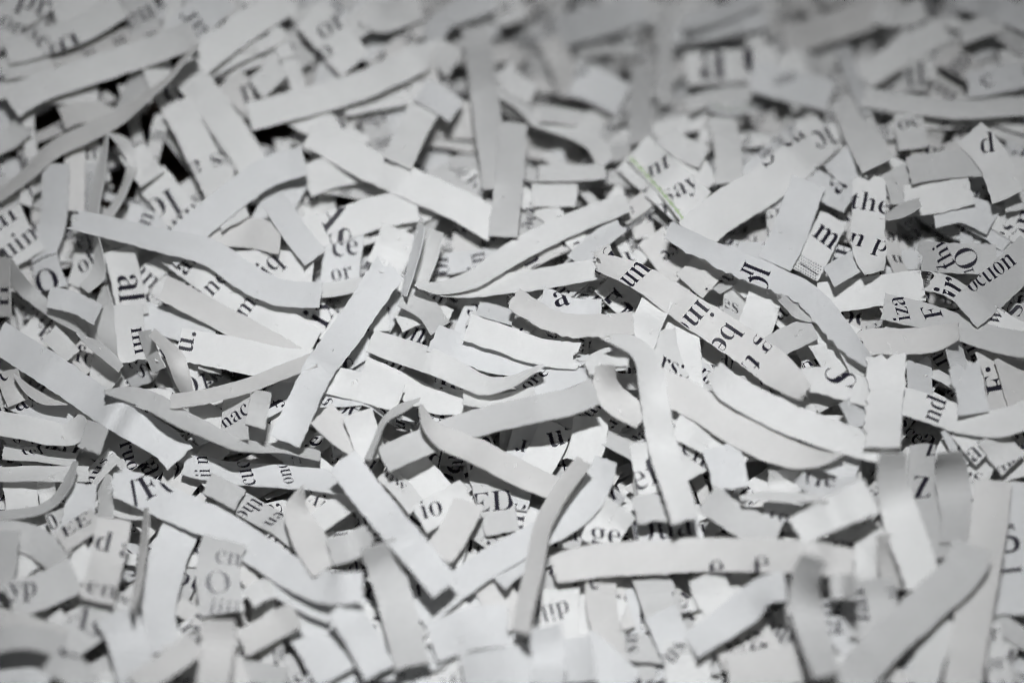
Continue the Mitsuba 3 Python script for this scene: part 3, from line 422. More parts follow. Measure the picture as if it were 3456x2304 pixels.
    ('long thin strip arching on edge across the upper left', 2, '', [-1345,459,-12,-1315,399,36,-1301,487,7,-1270,426,53,-1263,516,28,-1226,456,71,-1225,554,48,-1187,489,84,-1177,586,63,-1146,515,91,-1128,609,73,-1097,538,99,-1077,628,88,-1048,556,115,-1032,657,87,-1001,588,121,-985,682,94,-958,620,140,-939,707,111,-917,649,165,-896,730,139,-876,674,196,-857,753,176,-837,696,235,-814,766,222,-798,711,282], []),
    ('blank strip on the middle bundle with a layered right end', 0, 'b', [-100,25,87,-121,-55,94,-55,13,77,-76,-67,84,-10,-4,75,-32,-83,82,34,-25,77,12,-104,84,75,-45,86,61,-126,93,117,-60,100,111,-142,106,164,-75,115,156,-156,121], []),
    ('grey blank diagonal strip below the letters ne', 2, '', [-868,172,34,-889,95,47,-819,153,20,-841,76,33,-768,128,13,-792,51,27,-719,102,5,-743,25,22,-669,73,3,-694,-5,20,-620,41,4,-646,-36,21,-571,10,4,-597,-67,22,-523,-19,0,-549,-95,18], []),
    ('long blurred grey strip running to the right edge, upper right', 0, '', [939,799,-3,923,718,22,993,788,-4,975,707,21,1041,760,19,1024,679,44,1091,739,34,1074,659,59,1144,735,29,1129,655,54,1195,730,31,1184,650,56,1247,729,35,1238,649,61,1299,728,44,1291,648,69,1351,723,57,1341,643,82], []),
    ('upright strip lettered the, with n p below it', 0, 'a', [945,392,154,862,401,141,943,342,141,860,351,128,938,284,137,856,296,126,932,227,139,850,232,130,933,175,144,850,156,147,924,127,127,870,94,160], [('the', 4.4, -2.59, 80.8, 4.02, 0), ('n p', 9.76, -2.99, 65.0, 4.15, 0)]),
    ('strip lettered nt and say in the upper right', 0, '', [353,599,53,273,524,6,392,539,70,312,466,22,429,473,99,351,401,50,468,425,104,391,353,54,507,377,110,431,305,60], [('nt', 5.24, -1.2, 63.0, 4.16, 0), ('say', 10.02, -2.12, 66.9, 3.77, 0), ('o', 10.51, -4.12, 63.7, 3.54, 0)]),
    ('slanting blank strip above the strip lettered ouse', 0, '', [-853,819,125,-801,759,99,-809,857,136,-758,797,109,-762,896,144,-714,835,115,-715,935,149,-668,872,120,-668,976,151,-622,913,120,-618,1021,145,-576,956,114], []),
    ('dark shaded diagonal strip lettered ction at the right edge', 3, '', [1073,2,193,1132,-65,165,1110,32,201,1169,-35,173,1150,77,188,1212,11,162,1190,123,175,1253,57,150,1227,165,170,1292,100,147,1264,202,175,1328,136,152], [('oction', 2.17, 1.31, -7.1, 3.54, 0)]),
    ('strip lettered d a over en, lower left', 2, '', [-896,-562,101,-976,-547,101,-901,-615,95,-981,-599,94,-906,-674,99,-985,-653,98,-910,-740,121,-989,-718,119,-914,-805,147,-992,-782,143], [('d a', 4.33, -1.96, 85.8, 3.93, 0), ('en', 11.34, -1.72, 91.0, 3.9, 0)]),
    ('slanting blank strip above the strip lettered one', 2, '', [755,1174,-213,780,1104,-257,814,1214,-237,839,1144,-280,873,1256,-261,900,1186,-305,931,1285,-270,958,1215,-314,985,1309,-270,1017,1239,-312,1035,1331,-262,1074,1263,-301,1087,1353,-247,1125,1284,-286], []),
    ('blank strip with a torn left end left of the diagonal strip lettered be', 2, 'ae', [22,87,106,-8,20,142,63,53,106,32,-19,133,104,25,106,81,-50,129,146,9,113,140,-70,135,194,-2,128,194,-81,150,244,-11,148,246,-89,169,295,-21,172,296,-100,194], []),
    ('short slanting blank strip below the strip lettered (le', 0, '', [845,-614,239,812,-538,265,799,-632,235,768,-557,255,752,-659,247,722,-584,258,710,-668,224,681,-593,223,666,-685,213,640,-609,202], []),
    ('upright blank strip right of the strip lettered z', 3, '', [1052,-450,240,984,-472,267,1078,-457,144,997,-472,156,1085,-499,110,1004,-516,120,1076,-570,110,1002,-580,141,1060,-636,119,991,-648,157], []),
    ('level blank strip left of the strip lettered a C', 1, '', [123,1224,-227,147,1150,-278,185,1286,-278,209,1211,-330,247,1341,-321,273,1267,-374,307,1388,-349,338,1316,-403,369,1422,-357,400,1350,-412], []),
    ('short level strip lettered n, lower right of the photo', 2, '', [490,-883,50,502,-967,21,540,-874,50,552,-959,21,589,-870,59,601,-954,30,638,-869,75,649,-953,46,685,-870,96,696,-954,67], [('n', 8.67, -0.3, 22.3, 3.36, 0)]),
    ('blank strip lying level below the letters n p', 0, '', [760,120,84,765,37,70,813,127,84,818,44,70,865,130,90,871,48,76,915,130,105,922,48,91,966,123,128,970,40,114,1017,121,140,1020,39,126], []),
    ('slanting blank strip right of the strip lettered cm', 1, '', [-471,-715,48,-559,-787,22,-437,-756,46,-524,-827,21,-400,-808,50,-496,-869,31,-371,-863,60,-470,-918,45,-345,-912,67,-443,-968,51], []),
    ('level strip lettered one, upper right of the photo', 1, '', [671,1008,-149,643,931,-185,724,989,-154,696,909,-186,773,960,-140,750,875,-168,822,924,-114,801,835,-137,872,887,-86,849,797,-106], [('one', 3.75, -0.73, 33.3, 2.56, 0)]),
    ('short slanting strip lettered or and to, upper left of the photo', 0, '', [-502,1011,97,-577,950,68,-461,963,84,-536,902,55,-419,911,77,-494,850,47,-379,872,54,-454,813,22], [('or', 4.14, -1.24, 82.4, 4.74, 0), ('to', 6.61, -4.32, 88.3, 4.2, 0)]),
    ('blurred strip lettered 5 at the right edge, bottom right', 1, '', [1252,-455,91,1165,-442,80,1244,-510,82,1157,-497,72,1237,-561,68,1150,-550,59,1229,-618,64,1142,-608,56,1220,-677,68,1134,-670,59,1212,-737,73,1126,-730,63,1205,-794,73,1120,-787,63], [('5', 9.38, -1.56, 107.0, 5.07, 1), ('l', 11.98, 0.96, -170.8, 4.79, 0)]),
    ('level strip lettered a C, upper right of the photo', 0, '', [478,1055,-178,483,973,-221,541,1062,-181,546,982,-226,604,1059,-171,609,979,-216,664,1042,-144,669,963,-190,727,1047,-144,732,969,-192], [('a C', 1.61, -1.57, -3.1, 8.36, 1)]),
    ('long dull strip curving under the sweeping strip in the middle', 0, '', [-237,143,49,-237,89,109,-188,146,32,-189,84,86,-140,158,22,-136,88,67,-91,168,25,-84,94,61,-41,173,34,-34,97,65,9,175,48,17,97,75,60,174,66,67,95,92,109,173,82,117,94,108,159,169,103,166,91,129,209,174,109,215,97,136], []),
    ('broad blurred blank strip near the bottom left', 1, '', [-868,-799,145,-950,-841,142,-849,-831,117,-931,-872,113,-829,-881,106,-916,-909,109,-812,-940,122,-900,-963,127,-793,-1005,160,-880,-1029,163], []),
    ('short slanting blank strip below the strip lettered io', 1, '', [-363,-774,137,-424,-828,151,-338,-810,124,-399,-863,138,-312,-844,102,-377,-893,119,-290,-883,89,-356,-930,107,-269,-923,80,-335,-970,98], []),
    ('blurred strip with a heavy p in the lower left corner', 3, '', [-1174,-736,127,-1147,-814,104,-1125,-712,112,-1098,-791,88,-1082,-693,111,-1042,-766,88,-1034,-671,123,-993,-742,98], [('yp', 0.1, 0.34, -12.2, 3.47, 1)]),
    ('slanting blank strip above the strip lettered tl', 0, '', [941,986,-156,974,907,-154,987,1016,-149,1021,938,-148,1033,1040,-133,1065,962,-133,1078,1056,-108,1109,978,-110,1123,1067,-80,1152,988,-82,1167,1080,-55,1196,1001,-57], []),
    ('blurred strip lettered d and l near the right edge', 0, '', [1197,545,184,1134,490,164,1224,495,194,1163,440,172,1255,439,190,1181,401,176,1269,373,192,1190,349,184,1276,314,199,1198,288,190], [('d', 3.39, -0.95, 54.9, 4.11, 0), ('l', 3.32, 2.54, 60.5, 4.44, 0)]),
    ('blank strip with a torn left end, right of the long torn edged strip', 2, 'a', [848,-45,120,850,-127,135,899,-39,124,897,-121,137,952,-43,129,940,-124,140,994,-48,140,992,-130,151,1036,-48,150,1042,-129,172,1084,-49,160,1083,-117,202], []),
    ('broad blurred grey strip bending down in the upper right', 0, '', [948,854,-90,861,829,-111,949,742,-20,863,715,-37,950,635,54,868,601,34,954,525,133,876,491,109,961,426,198,884,393,173], []),
    ('strip lettered z in the lower right', 3, '', [1019,-340,76,950,-361,115,1013,-393,74,945,-413,114,1009,-444,80,941,-472,117,1011,-498,94,945,-534,128,1016,-556,110,950,-592,144,1021,-612,125,956,-649,158,1027,-667,136,963,-703,170], [('z', 7.51, -2.13, 81.9, 7.21, 0), ('zi', 1.73, 0.29, 100.3, 5.19, 0)]),
    ('blank strip with a pointed twisted top, lower middle left', 2, '', [-494,-473,112,-503,-434,45,-485,-517,85,-540,-498,53,-461,-552,79,-525,-590,79,-428,-612,102,-496,-659,103,-398,-676,126,-462,-724,130], []),
    ('short slanting blank strip left of the strip lettered In', 3, '', [482,-480,129,437,-548,134,520,-502,108,475,-570,113,555,-524,102,519,-598,105,594,-550,110,563,-626,114,638,-571,110,605,-646,115], []),
    ('strip lettered ED below the centre', 3, '', [-31,-319,5,-114,-335,0,-21,-367,-6,-104,-386,-9,-9,-415,-5,-87,-446,-11,8,-474,-3,-73,-497,-3,19,-531,-1,-63,-551,0], [('ED', 7.03, -3.41, 76.5, 4.17, 0), (',I', 1.08, -1.89, 84.4, 3.45, 1)]),
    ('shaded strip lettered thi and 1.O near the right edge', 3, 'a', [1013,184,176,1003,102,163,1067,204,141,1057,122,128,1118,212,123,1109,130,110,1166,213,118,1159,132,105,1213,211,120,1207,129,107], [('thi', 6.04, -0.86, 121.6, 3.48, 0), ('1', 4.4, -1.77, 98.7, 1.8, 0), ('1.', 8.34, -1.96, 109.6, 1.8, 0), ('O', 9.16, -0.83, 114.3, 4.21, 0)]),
    ('blurred upright strip right at the bottom left of middle', 2, '', [-630,-858,182,-708,-849,164,-630,-902,150,-708,-891,131,-633,-965,149,-709,-945,134,-634,-1036,182,-710,-1017,167], []),
    ('lower strip of the middle bundle', 1, '', [-184,-9,94,-207,-88,96,-138,-16,73,-161,-95,75,-92,-27,61,-114,-108,63,-46,-43,55,-67,-123,57,-6,-54,58,-11,-137,58,39,-60,67,43,-143,68,87,-62,78,92,-145,78,137,-64,88,140,-147,88], []),
    ('level blank strip above the strip lettered nw', 0, 'b', [-356,-64,32,-379,-142,49,-312,-85,28,-336,-162,45,-268,-105,23,-292,-183,41,-224,-130,21,-251,-206,40,-187,-151,28,-199,-232,44,-145,-159,33,-146,-241,48,-97,-164,38,-100,-246,53], []),
    ('blank strip at the left edge turned up at its right end', 0, '', [-1275,-196,-8,-1272,-276,13,-1226,-201,-13,-1223,-281,8,-1174,-211,-15,-1176,-290,6,-1124,-222,-16,-1126,-301,5,-1096,-233,-11,-1053,-303,18,-1063,-213,5,-1032,-259,60], []),
    ('narrow strip rising right to the prominent slanting strip', 2, '', [-835,-195,66,-820,-263,114,-784,-185,64,-770,-253,111,-737,-164,48,-721,-232,95,-689,-147,45,-671,-214,92,-640,-133,52,-621,-199,98,-592,-114,56,-573,-180,100,-543,-98,66,-524,-164,110,-494,-85,82,-475,-150,126], []),
    ('short level blank strip below the strip lettered ix', 0, '', [-449,-123,90,-462,-204,92,-402,-135,89,-415,-216,92,-354,-151,92,-370,-233,97,-308,-162,85,-324,-244,91,-262,-177,85,-278,-258,91], []),
    ('short upright blank strip below the strip lettered dili', 1, '', [113,-844,136,35,-864,149,121,-881,107,42,-899,118,123,-940,103,44,-934,106,115,-1015,155,37,-999,142], []),
    ('short upright strip lettered e, lower middle of the photo', 2, '', [244,-663,13,172,-683,43,246,-713,3,173,-734,36,250,-763,4,179,-791,33,258,-818,10,188,-848,38,267,-874,15,197,-904,46], [('e', 1.6, -1.51, 102.9, 3.69, 0)]),
    ('short blank chip left of the strip lettered As', 1, '', [-587,401,90,-637,340,114,-560,362,74,-610,303,98,-533,321,65,-582,260,88,-505,284,54,-551,220,76,-473,243,49,-520,180,70], []),
    ('blank strip of the crossed pair below the long top strip', 0, '', [-168,750,8,-238,791,23,-196,692,10,-265,735,23,-220,622,30,-291,662,38,-240,544,58,-312,582,63,-259,462,91,-331,501,94], []),
    ('strip with heavy upright letters lal near the bottom right', 3, '', [877,-754,188,782,-754,174,881,-793,157,786,-790,143,874,-850,140,781,-827,136,859,-904,146,767,-881,141], [('lal', 5.34, -0.44, -168.5, 4.36, 1), ('ti', 2.35, 2.92, -177.4, 2.39, 0)]),
    ('short slanting strip lettered ar, upper middle of the photo', 1, '', [180,996,-149,155,911,-188,231,985,-158,201,901,-195,283,953,-155,238,873,-188,326,912,-142,281,833,-173], [('ar', 0.0, 0.0, 32.9, 2.92, 0)]),
    ('short slanting blank strip left of the strip lettered ED', 2, '', [-69,-510,69,-137,-466,53,-89,-556,61,-156,-512,45,-115,-606,56,-177,-553,43,-143,-653,61,-204,-599,47], []),
    ('upright blank strip right of the strip lettered i', 0, '', [587,771,-69,515,731,-53,599,654,-15,529,632,-15,595,518,54,528,537,25,588,413,97,523,439,56], []),
    ('strip lettered me left of the strip lettered the', 0, '', [844,279,117,783,330,96,818,225,108,758,278,85,789,169,102,732,225,81,760,113,102,702,169,80], [('me', 3.69, -1.86, 80.2, 4.67, 1), ('_', 8.05, -1.38, 84.1, 3.07, 0), ('#', 7.05, -1.7, 10.73, 1.87, 0)]),
    ('short level blank strip below the strip lettered oc', 0, '', [993,387,124,994,304,110,1050,391,126,1051,307,112,1099,396,131,1114,314,121,1150,401,155,1166,318,146], []),
    ('blank blurred chip right of the broad grey bent strip', 3, '', [1004,458,150,1008,374,150,1053,472,144,1058,389,143,1104,480,146,1104,395,145,1152,473,161,1147,389,160,1199,470,167,1194,386,166], []),
    ('white strip with heavy letters al at left', 0, '', [-964,266,39,-1041,259,12,-947,215,14,-1025,209,-13,-931,151,5,-1009,149,-20,-913,81,9,-991,79,-16], [('al', 3.2, -1.11, -5.8, 5.61, 1)]),
    ('short upright blank strip right of the strip lettered lal', 0, '', [1026,-855,139,975,-801,103,997,-904,134,944,-853,95,975,-957,137,919,-914,94,951,-1020,151,895,-977,107], []),
    ('short slanting blank strip right of the strip lettered i a', 2, '', [-864,-985,166,-825,-1051,195,-833,-949,141,-795,-1016,170,-804,-913,115,-763,-979,144,-775,-880,103,-731,-945,133,-742,-852,106,-699,-918,135], []),
    ('curled strip end left of the long strip bending over, centre right', 2, '', [242,-228,258,200,-196,209,255,-229,182,195,-255,169,284,-238,143,244,-308,152,328,-272,139,296,-343,161], []),
    ('short slanting blank strip below the strip lettered cm', 2, '', [-644,-815,29,-608,-886,51,-602,-793,37,-566,-864,58,-560,-774,51,-524,-845,73,-516,-762,80,-481,-834,102], []),
    ('grey strip lettered nuo in the upper left, behind the strip lettered s a', 0, '', [-898,507,43,-968,456,20,-864,466,27,-934,415,5,-830,422,15,-900,371,-7,-796,378,3,-867,328,-19], [('nuo', 6.24, 2.68, -87.7, 4.04, 0), ('lo', 2.64, 1.24, -95.5, 5.68, 0)]),
    ('upright blank strip above the strip lettered nt', 3, '', [397,1051,-245,332,1023,-201,388,954,-206,324,926,-162,380,851,-154,317,820,-111,375,736,-83,312,701,-42,372,631,-27,310,596,17], []),
    ('white blurred strip with a heavy U at the bottom edge', 0, '', [457,-843,46,352,-846,40,459,-886,24,354,-888,18,460,-933,20,356,-940,11,463,-985,21,360,-992,12], [('us', 2.72, -1.86, 137.5, 3.07, 1)]),
    ('blurred strip lettered As in the lower left corner', 3, '', [-882,-819,90,-931,-751,118,-927,-844,77,-976,-776,106,-967,-873,71,-1021,-808,97,-1006,-910,76,-1060,-846,102], [('As', 5.82, -2.08, 111.6, 3.97, 0)]),
    ('strip lettered uin at the left edge', 0, '', [-1263,389,38,-1346,344,24,-1243,357,14,-1327,312,0,-1222,323,0,-1302,273,-16,-1197,285,-11,-1276,235,-28], [('uin', 5.62, -2.56, 95.3, 3.89, 0), ('al', 1.78, -2.0, 95.8, 4.63, 0)]),
    ('short curved level blank strip right of the strip lettered to', 0, '', [-376,1041,82,-414,963,67,-348,1044,49,-352,960,25,-319,1088,13,-284,1013,-12,-270,1137,-12,-238,1064,-42], []),
    ('short level blank strip left of the strip lettered iq', 2, '', [-781,342,46,-773,261,28,-734,347,45,-726,266,28,-679,341,52,-684,260,35,-625,318,70,-639,239,53,-577,293,88,-589,214,72], []),
    ('curved slanting blank strip right of the strip lettered to', 1, '', [-247,997,-39,-194,1007,-95,-226,1093,-76,-174,1072,-103,-166,1185,-122,-146,1111,-126,-117,1230,-152,-93,1151,-147,-65,1262,-158,-41,1184,-154], []),
    ('white strip with a heavy letter u below the centre', 0, '', [150,-275,27,75,-239,35,132,-309,8,57,-273,16,111,-349,-4,39,-308,6,88,-391,-6,17,-348,3], [('u:', 3.14, 0.25, 129.1, 3.98, 1)]),
    ('slanting blank strip left of the strip lettered EE', 3, '', [-1232,-549,83,-1229,-632,88,-1191,-536,52,-1186,-619,58,-1134,-543,46,-1148,-625,56,-1077,-583,57,-1111,-656,76,-1032,-630,85,-1063,-704,105], []),
    ('upright strip lettered dili, upside down, near the bottom', 0, '', [160,-698,19,71,-695,21,157,-743,-3,69,-739,-1,153,-797,-10,65,-790,-5,147,-852,-7,60,-845,-3], [('dili', 1.3, 0.86, -73.5, 3.15, 0)]),
    ('narrow level blank strip above the strip lettered a C', 1, '', [433,1262,-323,434,1181,-304,492,1265,-319,492,1185,-302,546,1257,-297,551,1177,-280,600,1242,-261,606,1163,-244,651,1212,-205,658,1134,-187,709,1225,-200,714,1146,-183], []),
    ('short upright blank strip right of the strip lettered ch', 1, 'b', [535,-371,152,453,-393,134,552,-420,130,469,-438,114,563,-473,112,479,-486,99], []),
    ('short level strip lettered c, upper right of the photo', 1, '', [1215,859,-14,1218,773,-17,1266,866,-11,1270,780,-13,1312,864,8,1319,778,6,1357,853,39,1363,767,38], [('c', 2.01, -1.24, 17.6, 4.46, 0)]),
    ('short slanting strip lettered ar, upper left of the photo', 1, '', [-921,917,108,-849,869,59,-883,956,124,-812,908,76,-841,995,144,-774,943,92,-799,1029,162,-733,977,111], [('ar', 3.69, -2.24, 80.7, 4.39, 0)]),
    ('shaded strip lettered ce over or, below the strip lettered As', 1, '', [-376,319,22,-472,327,32,-382,265,9,-478,274,19,-388,220,-16,-485,227,-7,-393,173,-38,-490,180,-29], [('ce', 4.1, -1.32, 104.1, 4.23, 0), ('or', 7.17, -0.98, 108.4, 3.15, 0)]),
    ('short upright blank strip left of the strip lettered efi', 0, '', [234,-269,79,150,-257,77,227,-323,56,144,-306,55,209,-377,31,130,-350,35], []),
    ('short level blank strip below the strip lettered d a', 3, '', [-1181,-864,147,-1161,-938,177,-1127,-859,158,-1108,-933,189,-1061,-865,155,-1067,-939,191,-1007,-894,167,-1014,-968,205], []),
    ('strip with small upright letters min at left', 0, '', [-920,66,68,-995,78,43,-917,23,49,-992,35,22,-910,-22,38,-985,-13,7,-901,-71,30,-976,-63,-2], [('nii', 2.82, 0.09, 4.6, 3.44, 0)]),
    ('upright chip with a torn fuzzy top left of the letter E', 1, 'ae', [1126,-178,182,1048,-200,196,1134,-229,159,1057,-253,172,1140,-292,158,1064,-318,170], []),
    ('short slanting strip lettered ge, lower middle of the photo', 0, '', [295,-532,62,225,-480,81,266,-558,26,189,-514,42,242,-612,30,162,-575,44], [('ge', 6.2, -0.96, 114.5, 4.46, 0)]),
    ('short slanting blank strip below the strip lettered dili', 1, '', [182,-827,72,128,-892,60,222,-855,56,168,-920,44,263,-892,47,203,-952,37,298,-936,55,238,-996,46], []),
    ('white paper scrap lettered pr over on, in the top left corner', 0, '', [-1434,900,109,-1373,850,64,-1392,935,129,-1332,885,84,-1342,971,148,-1291,913,101,-1297,999,166,-1242,944,119,-1252,1028,188,-1196,974,140], [('pr', 6.54, 1.14, -60.2, 4.76, 0), ('on', 3.09, 0.35, -66.1, 3.65, 0)]),
    ('short upright blank strip right of the strip lettered un', 0, '', [683,112,66,600,136,72,669,68,51,586,93,57,653,15,49,571,43,56,633,-43,58,553,-14,67], []),
    ('short level blank strip left of the strip lettered i a', 1, '', [-1190,-873,85,-1200,-957,57,-1139,-879,81,-1154,-963,54,-1080,-905,89,-1114,-984,67,-1033,-929,90,-1067,-1008,69], []),
    ('white strip lettered q behind the sagging strip', 0, '', [-736,233,45,-724,152,-5,-681,243,44,-668,163,-6,-616,246,46,-619,164,-3,-555,236,51,-566,154,4,-499,229,51,-508,146,4], [('iq', 5.69, -1.4, 50.2, 3.72, 0)]),
    ('narrow upright blank strip left of the strip lettered a C', 0, '', [451,1306,-308,406,1260,-256,453,1236,-305,408,1190,-254,455,1167,-305,410,1123,-253,453,1088,-292,408,1046,-238,448,996,-259,404,955,-205,444,916,-239,400,875,-184], []),
    ('short upright blank strip right of the strip lettered ce', 0, '', [-241,299,39,-334,318,55,-259,254,-2,-348,283,21,-287,199,-18,-371,236,10], []),
    ('short upright strip lettered T, lower middle of the photo', 3, '', [368,-650,31,284,-675,16,386,-701,13,302,-726,-2,403,-764,27,321,-793,12], [('T', 5.13, 1.59, 89.5, 3.39, 0)]),
    ('narrow slanting blank strip left of the strip lettered nt', 0, '', [65,756,-36,48,678,-9,123,748,-57,106,670,-30,180,717,-51,161,640,-24,239,650,-30,198,587,7,267,562,-2,223,504,37], []),
    ('short slanting strip lettered io, lower middle of the photo', 0, '', [-240,-495,48,-203,-569,54,-201,-461,34,-165,-536,39,-161,-434,29,-126,-509,34,-121,-418,45,-86,-494,50], [('io', 0.32, -0.29, -14.1, 4.13, 0)]),
    ('bright upright chip right of the long upright strip', 2, '', [137,1194,-262,72,1144,-246,162,1156,-298,96,1106,-281,183,1073,-282,116,1027,-262,200,965,-230,134,918,-208], []),
    ('short slanting strip lettered i a, lower left of the photo', 3, '', [-1022,-930,204,-1045,-1006,227,-972,-947,168,-1003,-1018,194,-925,-987,155,-962,-1054,184], [('i a', -1.72, -0.64, 28.8, 5.12, 1)]),
    ('slanting blank strip right of the strip lettered tl', 1, '', [1255,1214,-76,1226,1137,-86,1296,1166,-47,1267,1090,-56,1332,1103,2,1302,1027,-6,1374,1063,22,1343,986,16,1413,1017,49,1382,940,44], []),
    ('short slanting blank strip right of the strip lettered T', 0, '', [497,-673,72,413,-693,56,508,-703,49,428,-735,29,525,-728,51,464,-786,23,557,-766,57,495,-823,31], []),
    ('short level strip lettered M, left middle of the photo', 1, '', [-937,131,-12,-952,50,-13,-887,115,-14,-903,33,-14,-839,98,-14,-850,16,-15,-791,85,-8,-796,2,-11,-738,70,1,-744,-13,-1], [('M', 10.36, -0.72, 44.8, 9.0, 1)]),
    ('short slanting strip lettered ore, middle of the photo', 1, '', [5,-159,65,27,-236,87,50,-145,75,72,-222,98,96,-130,86,116,-208,108,142,-118,98,160,-196,120,187,-111,118,205,-189,140], [('ore', 1.1, -0.33, 26.3, 2.9, 0)]),
    ('short level blank strip below the strip lettered ll', 0, '', [-552,498,50,-518,430,12,-502,530,43,-472,461,5,-442,556,35,-427,483,-6,-389,572,29,-373,498,-12], []),
    ('short slanting strip lettered na, lower right of the photo', 2, '', [463,-830,16,487,-910,18,509,-807,4,533,-887,6,550,-789,8,580,-867,11,592,-774,26,622,-852,27], [('na', 1.17, -1.43, 0.6, 5.08, 1)]),
    ('narrow level blank strip left of the strip lettered one', 1, '', [479,1251,-253,485,1173,-231,535,1265,-253,540,1187,-231,585,1274,-241,597,1197,-217,633,1272,-206,647,1195,-180,684,1285,-186,697,1208,-162], []),
    ('short upright blank strip above the strip lettered lal', 0, '', [882,-626,164,836,-569,124,857,-658,136,804,-618,110,859,-679,95,794,-693,108,865,-727,72,796,-751,108], []),
    ('short level blank strip above the strip lettered thi', 1, '', [1060,356,104,1070,273,100,1113,364,117,1120,282,111,1186,348,121,1149,273,114,1232,320,117,1195,246,109], []),
    ('short slanting blank strip below the strip lettered T', 1, '', [381,-747,42,307,-784,38,399,-783,26,325,-819,23,417,-820,15,343,-859,13,435,-860,12,362,-900,10,454,-900,9,381,-940,7], []),
    ('short upright strip lettered gg, lower right of the photo', 1, '', [777,-752,106,706,-785,128,787,-793,93,716,-826,117,797,-831,98,732,-878,114,815,-876,114,753,-926,130], [('gg', 4.55, -0.93, 160.8, 4.36, 0)]),
    ('level strip lettered as and rs, upper middle of the photo', 0, '', [-455,784,-2,-439,703,-6,-405,809,-18,-389,728,-21,-353,833,-31,-338,752,-35,-301,852,-40,-287,770,-44,-248,869,-46,-235,787,-50], [('as', 0.03, -1.0, 8.7, 3.09, 0), ('rs', 7.6, 0.28, -4.9, 2.76, 0)]),
    ('short upright blank strip above the strip lettered nw', 0, '', [-340,-248,97,-407,-288,119,-322,-296,67,-388,-337,90,-299,-360,67,-365,-403,92], []),
    ('narrow slanting blank strip left of the strip lettered rep', 3, '', [-1267,222,44,-1314,231,-23,-1234,185,18,-1276,193,-42,-1204,165,-23,-1227,137,-31,-1165,143,-53,-1171,83,-7,-1120,106,-63,-1120,48,-5,-1078,73,-80,-1072,21,-15], []),
    ('narrow level blank strip below the strip lettered tel', 0, '', [-1263,-323,-57,-1249,-392,-10,-1205,-328,-51,-1192,-396,-4,-1145,-338,-34,-1132,-406,13,-1090,-336,-40,-1078,-404,7,-1034,-335,-43,-1023,-403,4], []),
    ('short slanting blank strip right of the strip lettered nw', 0, '', [-225,-321,26,-292,-380,3,-193,-349,4,-260,-407,-19,-160,-388,-1,-229,-444,-22,-128,-429,-1,-197,-485,-22], []),
    ('short curved level blank strip above the strip lettered tl', 0, '', [1025,1216,-138,993,1142,-137,1062,1182,-129,1035,1104,-126,1083,1159,-98,1098,1081,-92,1123,1157,-65,1138,1078,-59], []),
    ('short level blank strip below the strip lettered rep', 1, '', [-1168,157,10,-1165,78,36,-1124,158,-5,-1124,79,21,-1073,135,-4,-1088,61,25,-1027,95,17,-1043,21,46], []),
    ('short slanting blank strip below the strip lettered nw', 3, '', [-434,-624,135,-413,-703,148,-393,-592,98,-360,-667,118,-349,-574,105,-320,-634,147], []),
    ('upright blank strip below the strip lettered un', 0, '', [456,-15,133,364,-20,125,459,-70,127,367,-76,119,461,-132,129,370,-135,123,461,-195,137,370,-197,131,462,-249,130,372,-251,124], []),
    ('upright strip lettered an, upside down, at the top edge', 3, '', [-961,1036,117,-1041,1010,120,-946,981,98,-1025,953,100,-929,922,82,-1008,894,83], [('na', 2.0, 1.44, -74.7, 4.18, 0)]),
    ('short slanting blank strip right of the strip lettered ce', 3, '', [-263,134,51,-286,59,74,-199,100,40,-235,31,68,-155,18,61,-200,-41,95], []),
    ('short blank chip crossing its neighbour, top middle', 1, '', [-226,800,36,-258,721,43,-176,780,14,-211,702,22,-127,742,11,-164,666,19], []),
    ('short slanting blank strip above the strip lettered i', 0, '', [426,655,21,377,588,41,458,600,40,428,522,52,509,554,67,482,475,79], []),
    ('narrow strip curling down with a pointed end, left of centre', 2, 'b', [-877,-41,125,-881,-97,184,-846,-46,74,-858,-100,125,-808,-77,58,-844,-111,68,-789,-137,59,-835,-123,16,-776,-185,55,-812,-159,-10], []),
    ('strip lettered Qua just above the long level strip', 1, '', [284,-534,46,299,-615,34,337,-517,36,352,-597,24,388,-503,35,405,-583,23,439,-493,44,456,-573,32], [('Qua', -0.7, -0.62, -4.1, 4.44, 0)]),
    ('short narrow level blank strip left of the strip lettered a C', 0, '', [70,546,-6,69,471,27,127,542,-3,126,467,31,182,535,11,184,459,47,239,521,40,240,445,76], []),
    ('short upright blank strip left of the strip lettered un', 0, '', [393,-2,180,328,43,166,371,-51,174,306,-6,160,352,-114,197,284,-76,178,338,-165,194,270,-128,172], []),
    ('short upright blank strip right of the strip lettered E', 2, '', [1239,-109,125,1168,-144,147,1252,-150,103,1181,-186,126,1262,-200,95,1191,-235,119,1269,-255,98,1198,-291,123], []),
    ('short slanting blank strip right of the strip lettered un', 3, '', [748,-84,147,728,-6,129,709,-94,127,689,-16,110,671,-111,118,647,-34,100,630,-140,127,606,-64,108], []),
    ('short slanting blank strip right of the strip lettered ii n', 2, '', [-441,-227,81,-485,-294,96,-410,-258,76,-453,-326,91,-380,-281,72,-413,-357,85,-343,-301,65,-375,-378,79], []),
    ('short slanting blank strip left of the strip lettered i', 1, '', [142,220,64,173,151,101,179,261,64,210,191,100,221,305,56,248,233,90,261,338,59,288,268,92], []),
    ('slanting strip lettered ouse, upper left of the photo', 0, '', [-831,840,110,-791,779,63,-783,866,118,-743,804,72,-733,891,128,-694,827,83,-684,923,127,-646,858,82,-634,951,131,-597,886,86], [('ouse', 0.07, -1.15, 4.2, 7.09, 1)]),
    ('short upright blank strip right of the strip lettered uin', 2, '', [-1105,566,61,-1158,562,69,-1105,510,38,-1158,507,45,-1103,451,20,-1156,447,27,-1099,384,15,-1152,380,22], []),
